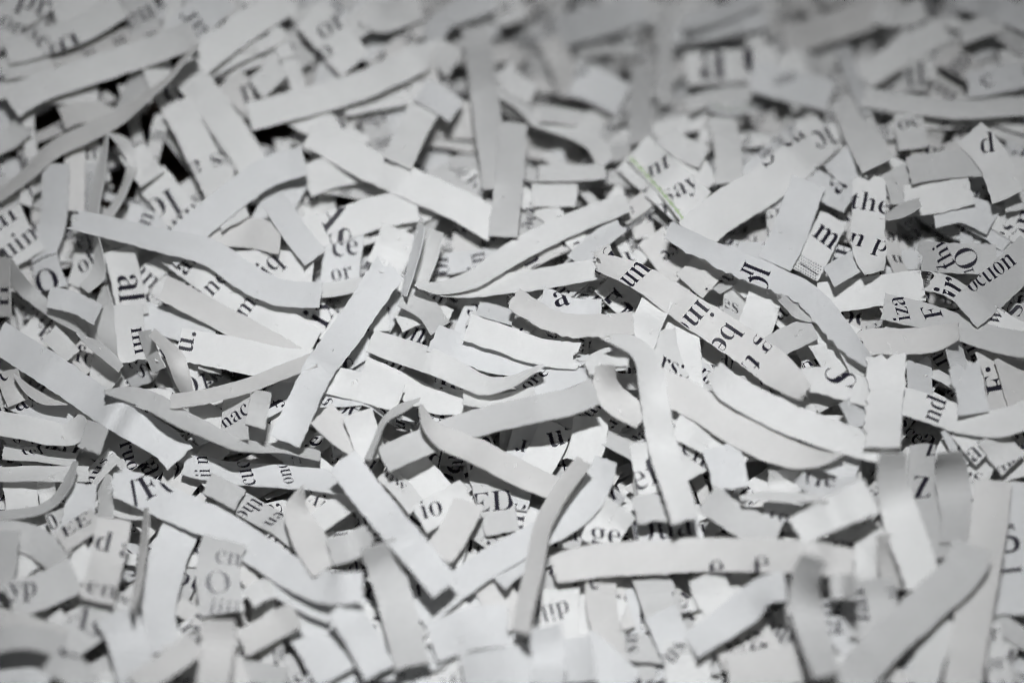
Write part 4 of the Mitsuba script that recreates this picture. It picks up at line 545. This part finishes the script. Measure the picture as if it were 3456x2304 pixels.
    ('short level blank strip left of the strip lettered nt', 0, '', [52,458,31,51,377,46,110,461,27,109,380,42,168,456,34,166,375,49], []),
    ('short slanting blank strip above the strip lettered un', 2, '', [552,181,78,485,234,96,516,139,60,451,194,81,475,86,66,412,143,87], []),
    ('short slanting blank strip above the strip lettered ch', 0, '', [408,-292,156,374,-367,156,451,-307,142,417,-382,142,495,-320,122,460,-394,123,537,-341,117,501,-415,117,578,-365,117,542,-440,118], []),
    ('short narrow level strip lettered tel, lower left of the photo', 0, '', [-1253,-267,-54,-1241,-333,-5,-1210,-263,-68,-1199,-329,-20,-1168,-258,-86,-1158,-324,-37,-1123,-262,-92,-1115,-327,-43,-1078,-269,-93,-1070,-334,-44], [('tel', 2.48, -0.44, 18.9, 2.74, 0)]),
    ('white strip lettered efi, lower right of centre', 0, '', [372,-359,140,280,-370,128,379,-396,116,287,-407,104,386,-438,101,295,-450,88,393,-485,96,302,-498,83], [('efi', 5.85, -2.73, 102.2, 4.91, 0)]),
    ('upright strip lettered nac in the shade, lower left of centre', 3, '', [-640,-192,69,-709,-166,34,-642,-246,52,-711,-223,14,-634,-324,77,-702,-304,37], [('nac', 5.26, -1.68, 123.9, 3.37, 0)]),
    ('short upright blank strip above the strip lettered EE', 1, '', [-997,-427,33,-1074,-408,12,-999,-492,22,-1075,-467,4,-1005,-567,39,-1080,-538,20], []),
    ('narrow level blank strip below the strip lettered a C', 0, '', [465,826,-86,472,751,-48,523,856,-94,529,781,-56,591,902,-134,588,824,-97,653,914,-147,649,837,-111], []),
    ('short slanting strip lettered gra, lower right of the photo', 0, '', [1173,-325,139,1108,-376,145,1200,-351,113,1136,-404,117,1225,-387,106,1163,-441,110], [('gra', 5.02, -2.74, 75.5, 3.31, 0)]),
    ('small chip lettered oc in the upper right', 0, '', [1073,680,47,996,656,58,1074,614,61,997,589,73,1071,534,93,994,509,106], [('oc', 2.98, -1.7, 95.7, 3.85, 0)]),
    ('strip lettered rep beside the hanging strip at far left', 0, '', [-1062,360,29,-1135,380,-6,-1056,298,10,-1128,319,-24,-1053,229,-3,-1125,255,-34,-1068,154,-16,-1134,199,-36], [('rep', 5.0, -2.9, 110.1, 3.63, 0), ('of', 8.17, -0.46, 129.2, 3.93, 0)]),
    ('short slanting strip lettered ti, middle of the photo', 0, '', [258,169,58,208,104,69,300,136,32,251,70,43,343,90,28,295,24,38], [('ti', 5.93, 0.01, 176.0, 8.07, 1)]),
    ('narrow strip curving up like an arc at the left edge', 3, '', [-1240,-468,-22,-1223,-524,37,-1191,-463,-24,-1174,-520,35,-1146,-452,-22,-1124,-507,37,-1109,-428,-16,-1080,-477,43,-1084,-393,3,-1051,-439,64,-1064,-343,1,-1041,-385,68], []),
    ('short slanting strip lettered n, upper left of the photo', 2, '', [-728,822,53,-780,757,41,-693,797,32,-745,732,21,-658,769,13,-711,706,2,-623,740,-6,-678,678,-17], [('n', 3.76, -1.17, 59.4, 5.04, 0)]),
    ('short level strip lettered y, lower middle of the photo', 3, '', [284,-499,105,296,-579,115,352,-483,99,345,-564,107,417,-499,88,393,-576,97], [('y', 2.85, 0.86, 40.6, 3.54, 0)]),
    ('upright strip lettered E at the right edge', 2, '', [1199,-82,122,1127,-119,136,1216,-131,105,1143,-164,121,1220,-195,98,1145,-216,123,1218,-255,100,1143,-277,124], [('E:', 6.11, 1.5, -174.0, 5.05, 1)]),
    ('short slanting strip lettered EE, lower left of the photo', 2, '', [-1083,-575,65,-1042,-640,95,-1045,-534,53,-1005,-600,82,-1000,-507,62,-963,-575,90], [('EE', 0.57, 0.13, -6.7, 3.25, 1)]),
    ('narrow upright blank strip left of the strip lettered tl', 1, '', [934,1068,-159,905,1104,-224,944,1003,-155,911,1022,-199,952,928,-132,913,902,-125,960,828,-73,917,776,-34,968,725,-10,924,670,35], []),
    ('short level blank strip below the strip lettered ses', 2, '', [-1191,692,45,-1163,615,54,-1146,706,56,-1122,627,66,-1086,708,48,-1095,628,61,-1043,700,35,-1052,618,50], []),
    ('short level strip lettered a and r, middle of the photo', 1, '', [85,99,97,60,23,110,132,88,75,108,11,88,173,82,68,169,1,81,225,71,82,220,-11,96], [('a', 1.98, -0.45, 33.8, 4.86, 1), ('r,', 4.55, 2.06, 45.3, 3.72, 0)]),
    ('narrow curved right leg of the folded loop in the upper left', 0, '', [-1042,595,75,-1035,541,135,-988,569,68,-1006,517,110,-966,490,80,-993,493,75,-977,429,73,-1005,473,23,-999,384,54,-1027,436,-2,-1025,341,38,-1056,395,-17], []),
    ('short upright blank strip left of the strip lettered yp', 3, '', [-1149,-606,131,-1223,-584,103,-1151,-652,116,-1225,-629,88,-1155,-699,101,-1228,-674,75,-1158,-749,97,-1231,-724,70], []),
    ('short upright strip lettered rs, middle of the photo', 0, '', [397,-57,153,333,-94,192,403,-102,144,339,-139,182,412,-142,142,352,-190,174,428,-189,142,368,-237,174], [('rs:', 4.43, -2.04, 47.6, 3.75, 1)]),
    ('grey upright strip left of the strip lettered min', 0, '', [-1017,137,42,-1044,178,-21,-1000,87,26,-1055,117,-30,-981,37,15,-1045,55,-40,-972,-20,6,-1022,5,-55,-971,-80,-2,-987,-42,-68], []),
    ('strip bearing one heavy black letter d, under the thin arching strip', 0, '', [-905,825,83,-970,776,99,-889,790,58,-953,742,74,-871,762,36,-930,705,45,-845,728,18,-904,671,25], [('d', 4.97, -1.28, 73.3, 6.4, 1)]),
    ('short slanting strip lettered a and u, upper right of the photo', 1, '', [760,517,56,717,445,63,798,477,62,756,405,69,834,434,81,799,358,86,874,387,109,839,312,114], [('a', 6.96, -0.29, 65.9, 5.7, 0), ('u', 1.77, -0.34, 74.6, 5.57, 0)]),
    ('short level strip lettered ax, left middle of the photo', 1, '', [-1242,-106,-42,-1252,-182,-14,-1190,-129,-48,-1199,-206,-20,-1141,-142,-50,-1138,-221,-24,-1084,-151,-51,-1082,-230,-25], [('ax', 1.7, -1.9, 52.0, 4.49, 0)]),
    ('short slanting strip lettered nw, lower middle of the photo', 0, '', [-293,-366,24,-322,-429,69,-250,-403,1,-283,-464,48,-211,-461,13,-245,-521,60], [('nw', 0.25, -0.91, 13.0, 2.79, 0)]),
    ('short narrow upright blank strip right of the strip lettered ce', 0, '', [-173,264,96,-215,311,46,-183,225,72,-226,272,21,-197,178,58,-238,228,9,-214,128,55,-255,179,6], []),
    ('short slanting blank strip left of the strip lettered dili', 2, '', [-26,-648,15,-93,-699,12,0,-681,0,-68,-731,-3,25,-721,-5,-45,-768,-6,47,-767,2,-23,-813,2], []),
    ('short slanting blank strip left of the strip lettered nt', 0, '', [-1,922,-54,-47,859,-26,27,882,-65,-9,810,-43,71,856,-72,44,780,-53], []),
    ('short upright blank strip below the strip lettered tel', 0, '', [-1161,-361,-41,-1242,-367,-46,-1154,-409,-47,-1235,-413,-53,-1145,-460,-47,-1226,-463,-53], []),
    ('short slanting blank strip left of the strip lettered nw', 0, '', [-490,-490,-4,-454,-557,29,-453,-459,-4,-418,-527,29,-415,-431,2,-380,-500,35,-375,-413,23,-341,-482,55], []),
    ('short slanting strip lettered m, upper right of the photo', 2, '', [1178,995,-62,1142,921,-56,1230,961,-66,1192,887,-57,1271,892,-32,1230,820,-21], [('m', 4.16, -2.58, 78.2, 5.22, 0)]),
    ('short level strip lettered m, upper middle of the photo', 0, '', [-104,1253,-165,-117,1172,-192,-41,1272,-204,-39,1192,-236,19,1309,-224,42,1236,-257], [('m', 4.39, -0.39, 6.1, 2.7, 0)]),
    ('short slanting blank strip below the strip lettered ouse', 0, '', [-699,781,51,-651,714,61,-666,810,64,-618,744,75,-632,841,76,-585,775,87], []),
    ('curved level blank strip above the strip lettered a C', 0, '', [382,1457,-409,353,1381,-429,446,1452,-447,419,1377,-469,488,1471,-468,516,1397,-490,551,1509,-467,581,1435,-489], []),
    ('short slanting blank strip left of the strip lettered ii n', 3, '', [-725,-381,9,-743,-454,43,-686,-395,-9,-704,-469,25,-644,-420,-5,-662,-494,29], []),
    ('short slanting blank strip above the strip lettered the', 1, '', [866,558,63,804,501,55,902,488,73,833,442,69,919,403,83,843,371,86], []),
    ('short narrow curved level strip lettered (le, lower right of the photo', 1, '', [693,-442,136,663,-504,183,727,-465,128,709,-533,172,765,-474,151,763,-543,197,812,-473,170,809,-542,216], [('(le', 0.28, 0.44, -2.5, 4.73, 0)]),
    ('short slanting blank strip below the strip lettered me', 0, '', [766,-5,101,708,-61,123,799,-65,95,740,-119,118,824,-145,117,763,-196,142], []),
    ('short slanting blank strip above the strip lettered nuo', 0, '', [-957,574,59,-1013,516,69,-930,536,46,-984,476,56,-898,486,50,-952,426,60], []),
    ('short level strip lettered as, upper left of the photo', 0, '', [-1381,817,85,-1358,738,92,-1330,832,86,-1309,753,93,-1274,841,85,-1263,759,94,-1222,844,84,-1211,761,93], [('as', 2.07, -3.27, 101.6, 5.21, 0)]),
    ('short slanting blank strip right of the strip lettered cm', 1, '', [-537,-663,41,-565,-735,72,-495,-693,39,-522,-765,69,-453,-721,51,-469,-797,79,-404,-746,63,-421,-821,92], []),
    ('short upright blank strip below the strip lettered z', 2, '', [899,-625,162,838,-654,210,903,-654,123,843,-682,171,907,-691,107,847,-724,153,910,-741,111,850,-774,157], []),
    ('short level blank strip above the strip lettered oc', 0, '', [1212,1048,-51,1220,967,-31,1271,1062,-36,1276,981,-17,1329,1055,-6,1328,972,13], []),
    ('short slanting strip lettered ruo, lower left of the photo', 3, '', [-1031,-299,-100,-973,-359,-99,-999,-265,-89,-941,-325,-89,-955,-233,-73,-910,-304,-76,-912,-215,-54,-869,-287,-57], [('ruo', 3.82, 1.96, -109.9, 2.92, 1)]),
    ('short upright blank strip above the strip lettered S', 1, 'a', [1028,-92,71,961,-122,109,1030,-144,55,963,-172,94,1028,-202,51,962,-230,90], []),
    ('thin strip standing on edge beside the letters d a', 2, '', [-853,-543,131,-875,-504,61,-853,-588,111,-880,-550,42,-852,-644,114,-881,-607,47,-849,-711,139,-878,-674,72,-849,-784,177,-876,-746,109,-853,-858,225,-875,-820,155], []),
    ('slanting strip lettered ll, upper left of the photo', 0, '', [-585,758,34,-623,686,13,-533,730,23,-570,658,2,-479,699,15,-518,628,-5,-427,677,-7,-468,607,-27,-377,653,-28,-417,582,-46], [('ll', 8.29, 0.72, 59.5, 5.01, 0)]),
    ('narrow level blank strip above the strip lettered In', 0, '', [542,-486,86,535,-535,154,592,-486,104,585,-542,164,641,-499,130,632,-557,188,687,-525,171,677,-580,231,732,-550,208,722,-601,271], []),
    ('short slanting blank strip above the strip lettered iq', 1, '', [-519,489,18,-599,518,46,-540,446,5,-620,476,32,-562,408,-17,-641,439,11,-585,368,-36,-662,402,-5,-609,331,-54,-686,364,-23], []),
    ('short narrow level blank strip left of the strip lettered ore', 0, '', [-118,-178,64,-122,-248,110,-73,-182,55,-78,-251,101,-33,-187,58,-30,-257,104,9,-192,80,17,-261,127,53,-197,110,60,-267,157], []),
    ('small blurred chip lettered tf in the top right', 0, '', [1123,930,-57,1072,975,-105,1118,891,-73,1067,932,-124,1111,827,-58,1060,867,-112], [('tl', 4.65, -1.47, 97.1, 6.14, 0)]),
    ('short upright blank strip right of the strip lettered nac', 0, '', [-582,-228,136,-635,-191,84,-587,-265,111,-641,-227,59,-592,-321,119,-645,-282,68], []),
    ('short slanting blank strip below the strip lettered the', 1, '', [903,141,144,881,217,116,850,109,134,830,186,106,795,69,142,776,146,115], []),
    ('narrow left leg of the folded loop in the upper left', 0, '', [-1033,527,160,-1050,575,96,-1036,484,129,-1064,532,67,-1038,431,112,-1074,478,54,-1045,383,91,-1083,428,34,-1051,331,75,-1087,376,16], []),
    ('short level blank strip right of the strip lettered ore', 0, 'a', [170,-147,153,190,-218,189,222,-123,161,231,-197,195,275,-137,197,278,-212,230], []),
    ('short upright blank strip above the strip lettered the', 3, '', [1001,464,120,936,414,131,1024,412,111,953,371,128,1030,354,100,957,325,124], []),
    ('short narrow level blank strip above the strip lettered nt', 0, '', [179,1217,-375,184,1148,-334,239,1261,-407,243,1191,-365,306,1284,-434,299,1214,-393,367,1285,-452,360,1215,-411], []),
    ('short narrow curved upright blank strip right of the strip lettered rep', 0, '', [-1039,248,103,-1063,291,37,-1029,212,68,-1065,253,6,-1028,162,43,-1074,212,-8,-1065,118,38,-1097,175,-10], []),
    ('bright torn scrap lettered ir near the right edge', 0, 'a', [1036,112,146,1013,38,175,1087,106,134,1062,33,161,1138,73,123,1093,12,156,1169,32,117,1124,-28,149], [('ir', 4.82, -2.18, 92.1, 5.59, 1)]),
    ('short level blank strip below the strip lettered yp', 2, '', [-1204,-771,77,-1200,-842,122,-1154,-794,102,-1150,-865,148,-1109,-807,102,-1109,-877,148,-1064,-826,105,-1067,-895,152,-1020,-849,116,-1023,-917,163], []),
    ('short upright blank strip left of the strip lettered s a', 3, '', [-934,771,75,-1001,816,61,-960,723,42,-1027,769,28,-985,665,23,-1051,711,9], []),
    ('short upright strip lettered c, left middle of the photo', 2, '', [-1239,-197,10,-1195,-158,-13,-1268,-129,-26,-1213,-119,-4,-1287,-84,-23,-1225,-90,24], [('c', 3.97, 1.26, -81.7, 3.39, 0)]),
    ('white scrap lettered ix left of the prominent slanting strip', 0, '', [-531,150,17,-571,77,14,-477,119,-3,-519,47,-6,-424,73,-9,-470,4,-9], [('ix', 5.72, -0.79, 98.4, 5.58, 0)]),
    ('short narrow level blank strip left of the strip lettered i', 0, '', [75,759,-32,73,682,1,131,774,-57,125,698,-24,186,770,-70,174,694,-37], []),
    ('short slanting blank strip above the strip lettered uin', 0, '', [-1375,618,20,-1343,545,35,-1333,642,22,-1294,571,39,-1293,664,45,-1248,597,64], []),
    ('short slanting blank strip left of the strip lettered fo', 0, '', [-1151,58,-19,-1171,-12,22,-1118,32,-32,-1141,-35,11,-1083,-14,-19,-1108,-79,25], []),
    ('small chip with a frayed lower end at left', 3, 'be', [-971,-300,95,-1031,-259,59,-981,-330,82,-1041,-290,46,-990,-365,77,-1050,-325,41], []),
    ('thin strip standing on edge left of the dark gap in the middle', 1, '', [-219,265,127,-240,314,63,-226,222,110,-251,271,46,-235,172,103,-260,221,40,-247,117,106,-269,166,42,-261,59,116,-278,106,51], []),
    ('short upright blank strip above the strip lettered In', 0, '', [684,-419,91,609,-432,116,684,-443,68,611,-448,78,680,-491,89,610,-483,74], []),
    ('short level blank strip above the strip lettered ses', 0, '', [-1231,992,141,-1203,917,113,-1188,1012,140,-1160,937,112,-1143,1032,139,-1117,957,111,-1099,1049,141,-1072,974,113], []),
    ('short curved level blank strip right of the strip lettered ll', 2, '', [-60,1117,-228,-49,1036,-212,-4,1133,-236,-13,1051,-220,47,1115,-263,13,1041,-239], []),
    ('leaf shaped curled strip end in the left part', 0, '', [-1025,-37,22,-1050,-7,-39,-973,-75,-23,-1058,-62,-63,-1014,-155,-20,-1044,-114,-68], []),
    ('short narrow upright strip lettered ti, left middle of the photo', 2, '', [-1270,216,56,-1321,250,1,-1270,182,17,-1321,215,-37,-1270,143,-16,-1321,177,-69,-1270,100,-42,-1321,135,-96], [('ti', 6.47, 1.62, 179.5, 4.72, 0)]),
    ('short level blank strip left of the strip lettered lal', 3, '', [763,-879,331,771,-804,302,750,-821,215,758,-745,187,721,-822,217,729,-746,188], []),
    ('short slanting blank strip below the strip lettered /F(', 0, '', [-632,-716,50,-598,-781,89,-602,-690,41,-575,-758,78,-567,-681,49,-546,-751,85], []),
    ('short narrow slanting strip lettered nus, lower left of the photo', 0, '', [-1064,-355,-78,-1023,-411,-33,-1028,-316,-64,-988,-372,-20,-992,-276,-51,-952,-333,-7], [('nus', 0.49, -1.12, 16.3, 2.81, 0)]),
    ('scrap lettered ch under the broad curling strip', 0, '', [433,-325,116,372,-373,142,456,-361,88,395,-409,115,477,-407,75,414,-453,103], [('ch', 1.38, -1.34, 35.8, 4.26, 0)]),
    ('short narrow level blank strip above the strip lettered ore', 1, '', [-81,105,26,-90,36,68,-35,95,18,-45,25,60,11,68,35,0,-1,77], []),
    ('short slanting strip lettered rT, lower right of the photo', 1, '', [744,-375,143,713,-449,162,789,-391,132,758,-466,151,833,-411,128,802,-486,147], [('rT', 0.77, -2.23, 61.3, 4.86, 1)]),
    ('small scrap lettered In above the long level strip, lower right', 1, '', [598,-496,71,593,-569,110,643,-491,66,638,-564,104,687,-495,77,681,-568,116], [('In', 0.35, -2.11, -0.5, 3.0, 1)]),
    ('short slanting strip lettered es, left middle of the photo', 1, '', [-931,-13,-27,-991,-5,-83,-915,-45,-42,-974,-39,-99,-897,-77,-57,-955,-72,-115], [('es', 0.47, -1.2, 30.4, 4.26, 0)]),
    ('thin sliver with a green printed edge, right of centre top', 0, 'g', [306,545,45,295,534,43,343,489,54,331,478,51,377,425,72,366,414,70,411,361,90,398,350,88,441,296,108,429,285,107], []),
    ('short narrow upright blank strip below the strip lettered nus', 0, '', [-970,-379,1,-1017,-348,-60,-963,-434,-11,-1010,-402,-72,-958,-496,-8,-1005,-464,-68], []),
    ('short upright blank strip above the strip lettered thi', 0, '', [1320,499,106,1241,477,113,1325,449,99,1245,426,107,1325,388,105,1245,366,115,1321,317,128,1242,295,139], []),
    ('narrow curved slanting blank strip above the strip lettered nw', 3, '', [-351,-388,91,-333,-432,158,-333,-334,90,-318,-377,158,-314,-279,92,-299,-325,158,-275,-238,94,-261,-295,154,-225,-216,88,-220,-262,156], []),
    ('short narrow upright blank strip above the strip lettered es', 0, '', [-882,-47,135,-924,-17,71,-869,-85,106,-910,-57,39,-847,-128,89,-887,-103,20], []),
    ('short narrow slanting blank strip right of the strip lettered fo', 3, '', [-1077,-13,61,-1080,-13,55,-1038,-6,17,-1043,-57,59,-999,-34,6,-1006,-94,63,-965,-74,4,-966,-128,65], []),
    ('short narrow level blank strip below the strip lettered ce', 0, '', [-506,171,-4,-496,103,38,-458,188,-18,-449,119,24,-411,197,-17,-400,129,25,-362,201,-4,-351,132,37], []),
    ('short slanting blank strip left of the strip lettered d a', 0, '', [-1085,-659,62,-1042,-731,68,-1045,-630,58,-1000,-700,63,-1010,-598,59,-959,-663,65], []),
    ('short narrow slanting blank strip above the strip lettered ax', 2, '', [-1226,-119,41,-1230,-119,36,-1193,-120,-17,-1194,-169,33,-1150,-140,-29,-1145,-200,28,-1099,-168,-15,-1086,-214,51], []),
    ('short slanting blank strip right of the strip lettered tl', 3, '', [1343,1052,-19,1300,981,-16,1378,1003,-3,1330,935,2,1406,949,15,1357,882,21], []),
    ('short curved level blank strip right of the strip lettered ce', 0, '', [-298,81,6,-274,5,34,-256,103,7,-233,27,35,-194,106,14,-206,28,40,-149,81,20,-165,5,48], []),
    ('short slanting strip lettered i, upper right of the photo', 0, '', [455,587,38,405,519,43,500,527,48,445,463,56,529,449,45,461,405,65], [('i', 2.51, -0.68, 56.3, 3.66, 0)]),
    ('bright scrap with heavy upright letters izwri at the right edge', 0, '', [1181,-6,175,1135,-68,131,1229,-43,175,1187,-108,132,1279,-76,180,1242,-144,137], [('iz', 3.5, -1.84, 133.1, 4.18, 1), ('wri', 1.54, 0.3, 92.2, 2.59, 1)]),
    ('short upright blank strip above the strip lettered rT', 1, '', [830,-246,158,777,-296,197,848,-274,134,793,-319,177,855,-320,139,799,-362,184], []),
    ('short slanting blank strip left of the strip lettered nac', 0, '', [-797,-155,-29,-796,-230,5,-748,-166,-24,-754,-241,12,-699,-199,-25,-723,-266,17,-665,-229,-32,-688,-296,11], []),
    ('short slanting strip lettered fo, left middle of the photo', 2, '', [-1084,41,-50,-1117,-28,-21,-1060,28,-80,-1095,-40,-49,-1034,-2,-86,-1070,-69,-53], [('fo', 1.27, -1.82, 32.1, 4.19, 0)]),
    ('short narrow slanting blank strip right of the strip lettered the', 3, '', [943,310,107,937,253,165,984,336,118,986,265,165,1026,335,143,1023,273,197], []),
    ('short slanting blank strip below the strip lettered ED', 1, '', [-58,-656,29,-17,-721,59,-26,-614,10,14,-680,40,6,-585,16,46,-651,45], []),
    ('short narrow level blank strip below the strip lettered nus', 0, '', [-970,-411,-64,-970,-480,-17,-928,-422,-65,-923,-492,-19,-880,-442,-36,-872,-512,10], []),
    ('short narrow level blank strip left of the strip lettered nt', 3, '', [250,636,-46,258,559,-14,297,663,-64,304,585,-32,343,679,-68,350,601,-37,389,689,-65,396,611,-33], [(',', 5.13, -1.28, 2.3, 3.05, 0)]),
    ('short slanting blank strip below the strip lettered s', 3, 'a', [673,80,105,652,25,157,722,58,102,695,-16,136,770,27,106,749,-41,146], []),
    ('short slanting blank strip right of the strip lettered to', 0, '', [-482,951,61,-441,878,63,-444,997,48,-404,923,49,-405,1043,33,-367,969,31,-365,1084,21,-327,1010,18], []),
    ('short narrow slanting blank strip left of the strip lettered nt', 0, '', [-28,837,-46,-42,766,0,35,815,-77,13,749,-28,80,744,-70,55,681,-20], []),
    ('blurred scrap with green print in the upper right', 1, 'g', [533,809,-78,521,743,-29,587,800,-88,580,731,-38,643,817,-96,641,748,-45], []),
    ('short narrow upright blank strip below the strip lettered iza', 1, '', [1098,-72,121,1048,-115,169,1107,-110,108,1057,-151,157,1105,-173,135,1055,-213,185], []),
    ('short slanting blank strip above the strip lettered yp', 0, '', [-1212,-655,49,-1148,-708,59,-1183,-602,38,-1132,-668,43,-1135,-577,46,-1098,-651,48], []),
    ('short curved upright blank strip right of the strip lettered a C', 0, '', [716,1175,-212,665,1211,-239,706,1133,-222,658,1096,-223,745,1086,-209,707,1017,-193], []),
    ('short upright strip lettered tr, upper left of the photo', 0, '', [-1074,583,53,-1151,571,27,-1055,532,35,-1133,522,10,-1037,476,24,-1115,467,0], [('tr', 1.95, -0.66, 77.9, 3.01, 0)]),
    ('short narrow upright blank strip below the strip lettered tel', 0, '', [-1107,-387,10,-1160,-366,-38,-1108,-407,-36,-1153,-407,-49,-1103,-435,-68,-1138,-464,-30], []),
    ('short upright blank strip above the strip lettered rep', 1, '', [-1062,500,62,-1128,532,26,-1065,457,42,-1131,489,6,-1068,413,23,-1134,445,-14,-1071,371,3,-1137,402,-34], [('#', 1.36, -2.83, 6.89, 1.05, 0)]),
    ('short level blank strip right of the strip lettered tl', 0, '', [1309,933,-24,1317,853,-9,1346,937,-8,1353,856,8,1384,937,11,1389,856,26], []),
    ('short upright strip lettered o, lower left of the photo', 0, '', [-1080,-460,-23,-1113,-507,38,-1070,-491,-39,-1102,-538,22,-1054,-537,-25,-1086,-584,35], [('o,', 2.45, -2.29, 101.4, 4.3, 1)]),
    ('short slanting blank strip left of the strip lettered S', 0, '', [844,-78,114,795,-129,153,863,-112,102,813,-162,142,877,-157,108,826,-206,148], []),
    ('short slanting blank strip above the strip lettered rT', 0, '', [687,-196,123,636,-254,150,714,-221,100,663,-281,127,738,-264,112,688,-325,140], []),
    ('short curved upright strip lettered rs, right middle of the photo', 3, '', [1300,28,109,1234,62,91,1297,24,82,1227,2,67,1316,0,74,1252,-49,67], [('rs', 3.42, -0.48, 168.6, 4.07, 0)]),
    ('short curved upright strip lettered e s, middle of the photo', 2, 'a', [245,191,146,201,152,175,257,134,151,210,139,150,232,72,176,204,114,139], [('e s', 5.0, -0.62, 143.7, 4.6, 0)]),
    ('curved level blank strip above the strip lettered one', 0, '', [565,1341,-299,536,1269,-321,615,1298,-283,598,1223,-307,645,1242,-200,672,1171,-220,708,1293,-222,734,1221,-244], []),
    ('short upright blank strip above the strip lettered fo', 0, '', [-1021,87,-4,-1080,115,-54,-1017,50,-24,-1074,70,-81,-997,6,-30,-1052,20,-92], []),
    ('short slanting strip lettered ol, lower middle of the photo', 1, '', [185,-444,-21,233,-507,6,205,-423,-11,254,-484,18,223,-411,21,273,-471,49], [('ol', -0.24, 0.68, -32.7, 4.91, 0)]),
    ('short slanting strip lettered yo, lower left of the photo', 1, '', [-1076,-607,33,-1024,-669,60,-1044,-544,3,-993,-608,29,-1002,-498,1,-954,-565,26], [('yo', 0.91, 1.24, -40.7, 4.85, 0)]),
    ('short curved level strip lettered rs, upper right of the photo', 0, '', [580,461,60,535,393,37,610,436,59,593,357,32,642,436,77,661,356,55], [('rs', 0.38, -0.96, 70.9, 3.61, 0)]),
]

# ---------------------------------------------------------------- the setting
scene['table'] = mikit.ply(trimesh.creation.box(extents=[0.9, 0.9, 0.02], transform=trimesh.transformations.translation_matrix([0, 0, -0.050])), 'box_card')
labels['table'] = {'label': 'dark table top under the heap, hidden by the paper', 'category': 'table', 'kind': 'structure'}

# ---------------------------------------------------------------- the body of the heap, below the strips one can pick out
FRAGMENTS = ['the', 'an', 'of', 'or', 'me', 'in', 'as', 'on', 'be', 'to', 'ne', 'ar', 'en', 'is', 'un', 'pr', 'al', 'ma', 'ce', 'es', 'rep', 'nd', 'uin', 'say']
body, print_ = [[] for _ in PAPERS], []
rng = np.random.default_rng(23)
for number, (left, right) in enumerate(bottom_strips()):
    strip = Strip(left[::3] if len(left) > 12 else left, right[::3] if len(left) > 12 else right, 9000 + number, spacing=1.2, cup=0.12, wave=0.06)
    body[rng.choice(4, p=[0.4, 0.25, 0.2, 0.15])].append(strip.mesh(columns=3, fibres=False))
    if rng.random() < 0.75 and abs(left[:, 0].mean()) < 75:
        em, turn, q0 = rng.choice([3.0, 3.4, 3.9, 4.4]), rng.choice([90, -90]), rng.uniform(-2.6, -1.6)
        film = ink(strip, [(str(rng.choice(FRAGMENTS)), s, q0 if turn == 90 else -q0, turn, em, 0) for s in np.arange(rng.uniform(0, 4), strip.s[-1], em * 1.25)])
        if film:
            print_.append(film)
for number, parts in enumerate(body):
    scene[f'shredded_paper__{number + 1:03d}'] = mikit.ply(metres(joined(parts)), PAPERS[number], smooth=True)
scene['shredded_paper__lettering'] = mikit.ply(metres(joined(print_)), 'ink_black')
labels['shredded_paper'] = {'label': 'mass of shredded printed paper filling the gaps beneath the upper strips', 'category': 'shredded paper', 'kind': 'stuff'}
labels['shredded_paper__lettering'] = {'kind': 'stuff'}

fluff, dust = [], np.random.default_rng(77)

# ---------------------------------------------------------------- the strips one can pick out
for number, (label, tone, flags, edges, marks) in enumerate(STRIPS):
    key = 'paper_strip' + (f'_{number:03d}' if number else '')
    lr = np.array(edges, float).reshape(-1, 6) * 0.05
    strip = Strip(lr[:, :3], lr[:, 3:], 100 + number)
    sheet = strip.mesh(torn=('a' in flags, 'b' in flags), torn_edge='e' in flags)
    film = ink(strip, marks) if marks else None
    scene[key] = mikit.ply(metres(sheet), PAPERS[tone], smooth=True)
    if film:
        scene[key + '__lettering'] = mikit.ply(metres(film), 'ink_faint' if 'f' in flags else 'ink_black')
    if 'g' in flags:
        half = float(np.median(strip.half))
        band = ink(strip, [('_', 0.2, 0.25 * half, 0, strip.s[-1] - 0.4, 0)] + [('_', s, -0.4 * half, 60, 0.8, 0) for s in np.arange(1, strip.s[-1], 1.6)])
        if band:
            scene[key + '__green_print'] = mikit.ply(metres(band), 'ink_green')
    for _ in range(int(dust.integers(0, 3))):                    # loose fibres and crumbs of paper lying on it
        s, v, a, size = dust.uniform(0.5, strip.s[-1] - 0.5), dust.uniform(-0.85, 0.85), dust.uniform(0, 6.28), dust.uniform(0.2, 0.9)
        wide = dust.uniform(0.03, 0.16)
        ds, dv = size * math.cos(a), size * math.sin(a) / 2
        fluff.append((strip.at([s, s + wide, s + ds * 0.5 + wide, s + ds], [v, v + wide / 2, v + dv * 0.5 + wide / 2, v + dv], [0.1, 0.1, 0.1 + dust.uniform(0.05, 0.4), 0.12]), np.array([[0, 1, 2], [0, 2, 3]])))
    labels[key] = {'label': label, 'category': 'paper strip', 'group': 'strips of shredded paper in the heap'}
scene['paper_fluff'] = mikit.ply(metres(joined(fluff)), 'paper_white')
labels['paper_fluff'] = {'label': 'loose fibres and crumbs of torn paper scattered over the strips', 'category': 'paper fluff', 'kind': 'stuff'}
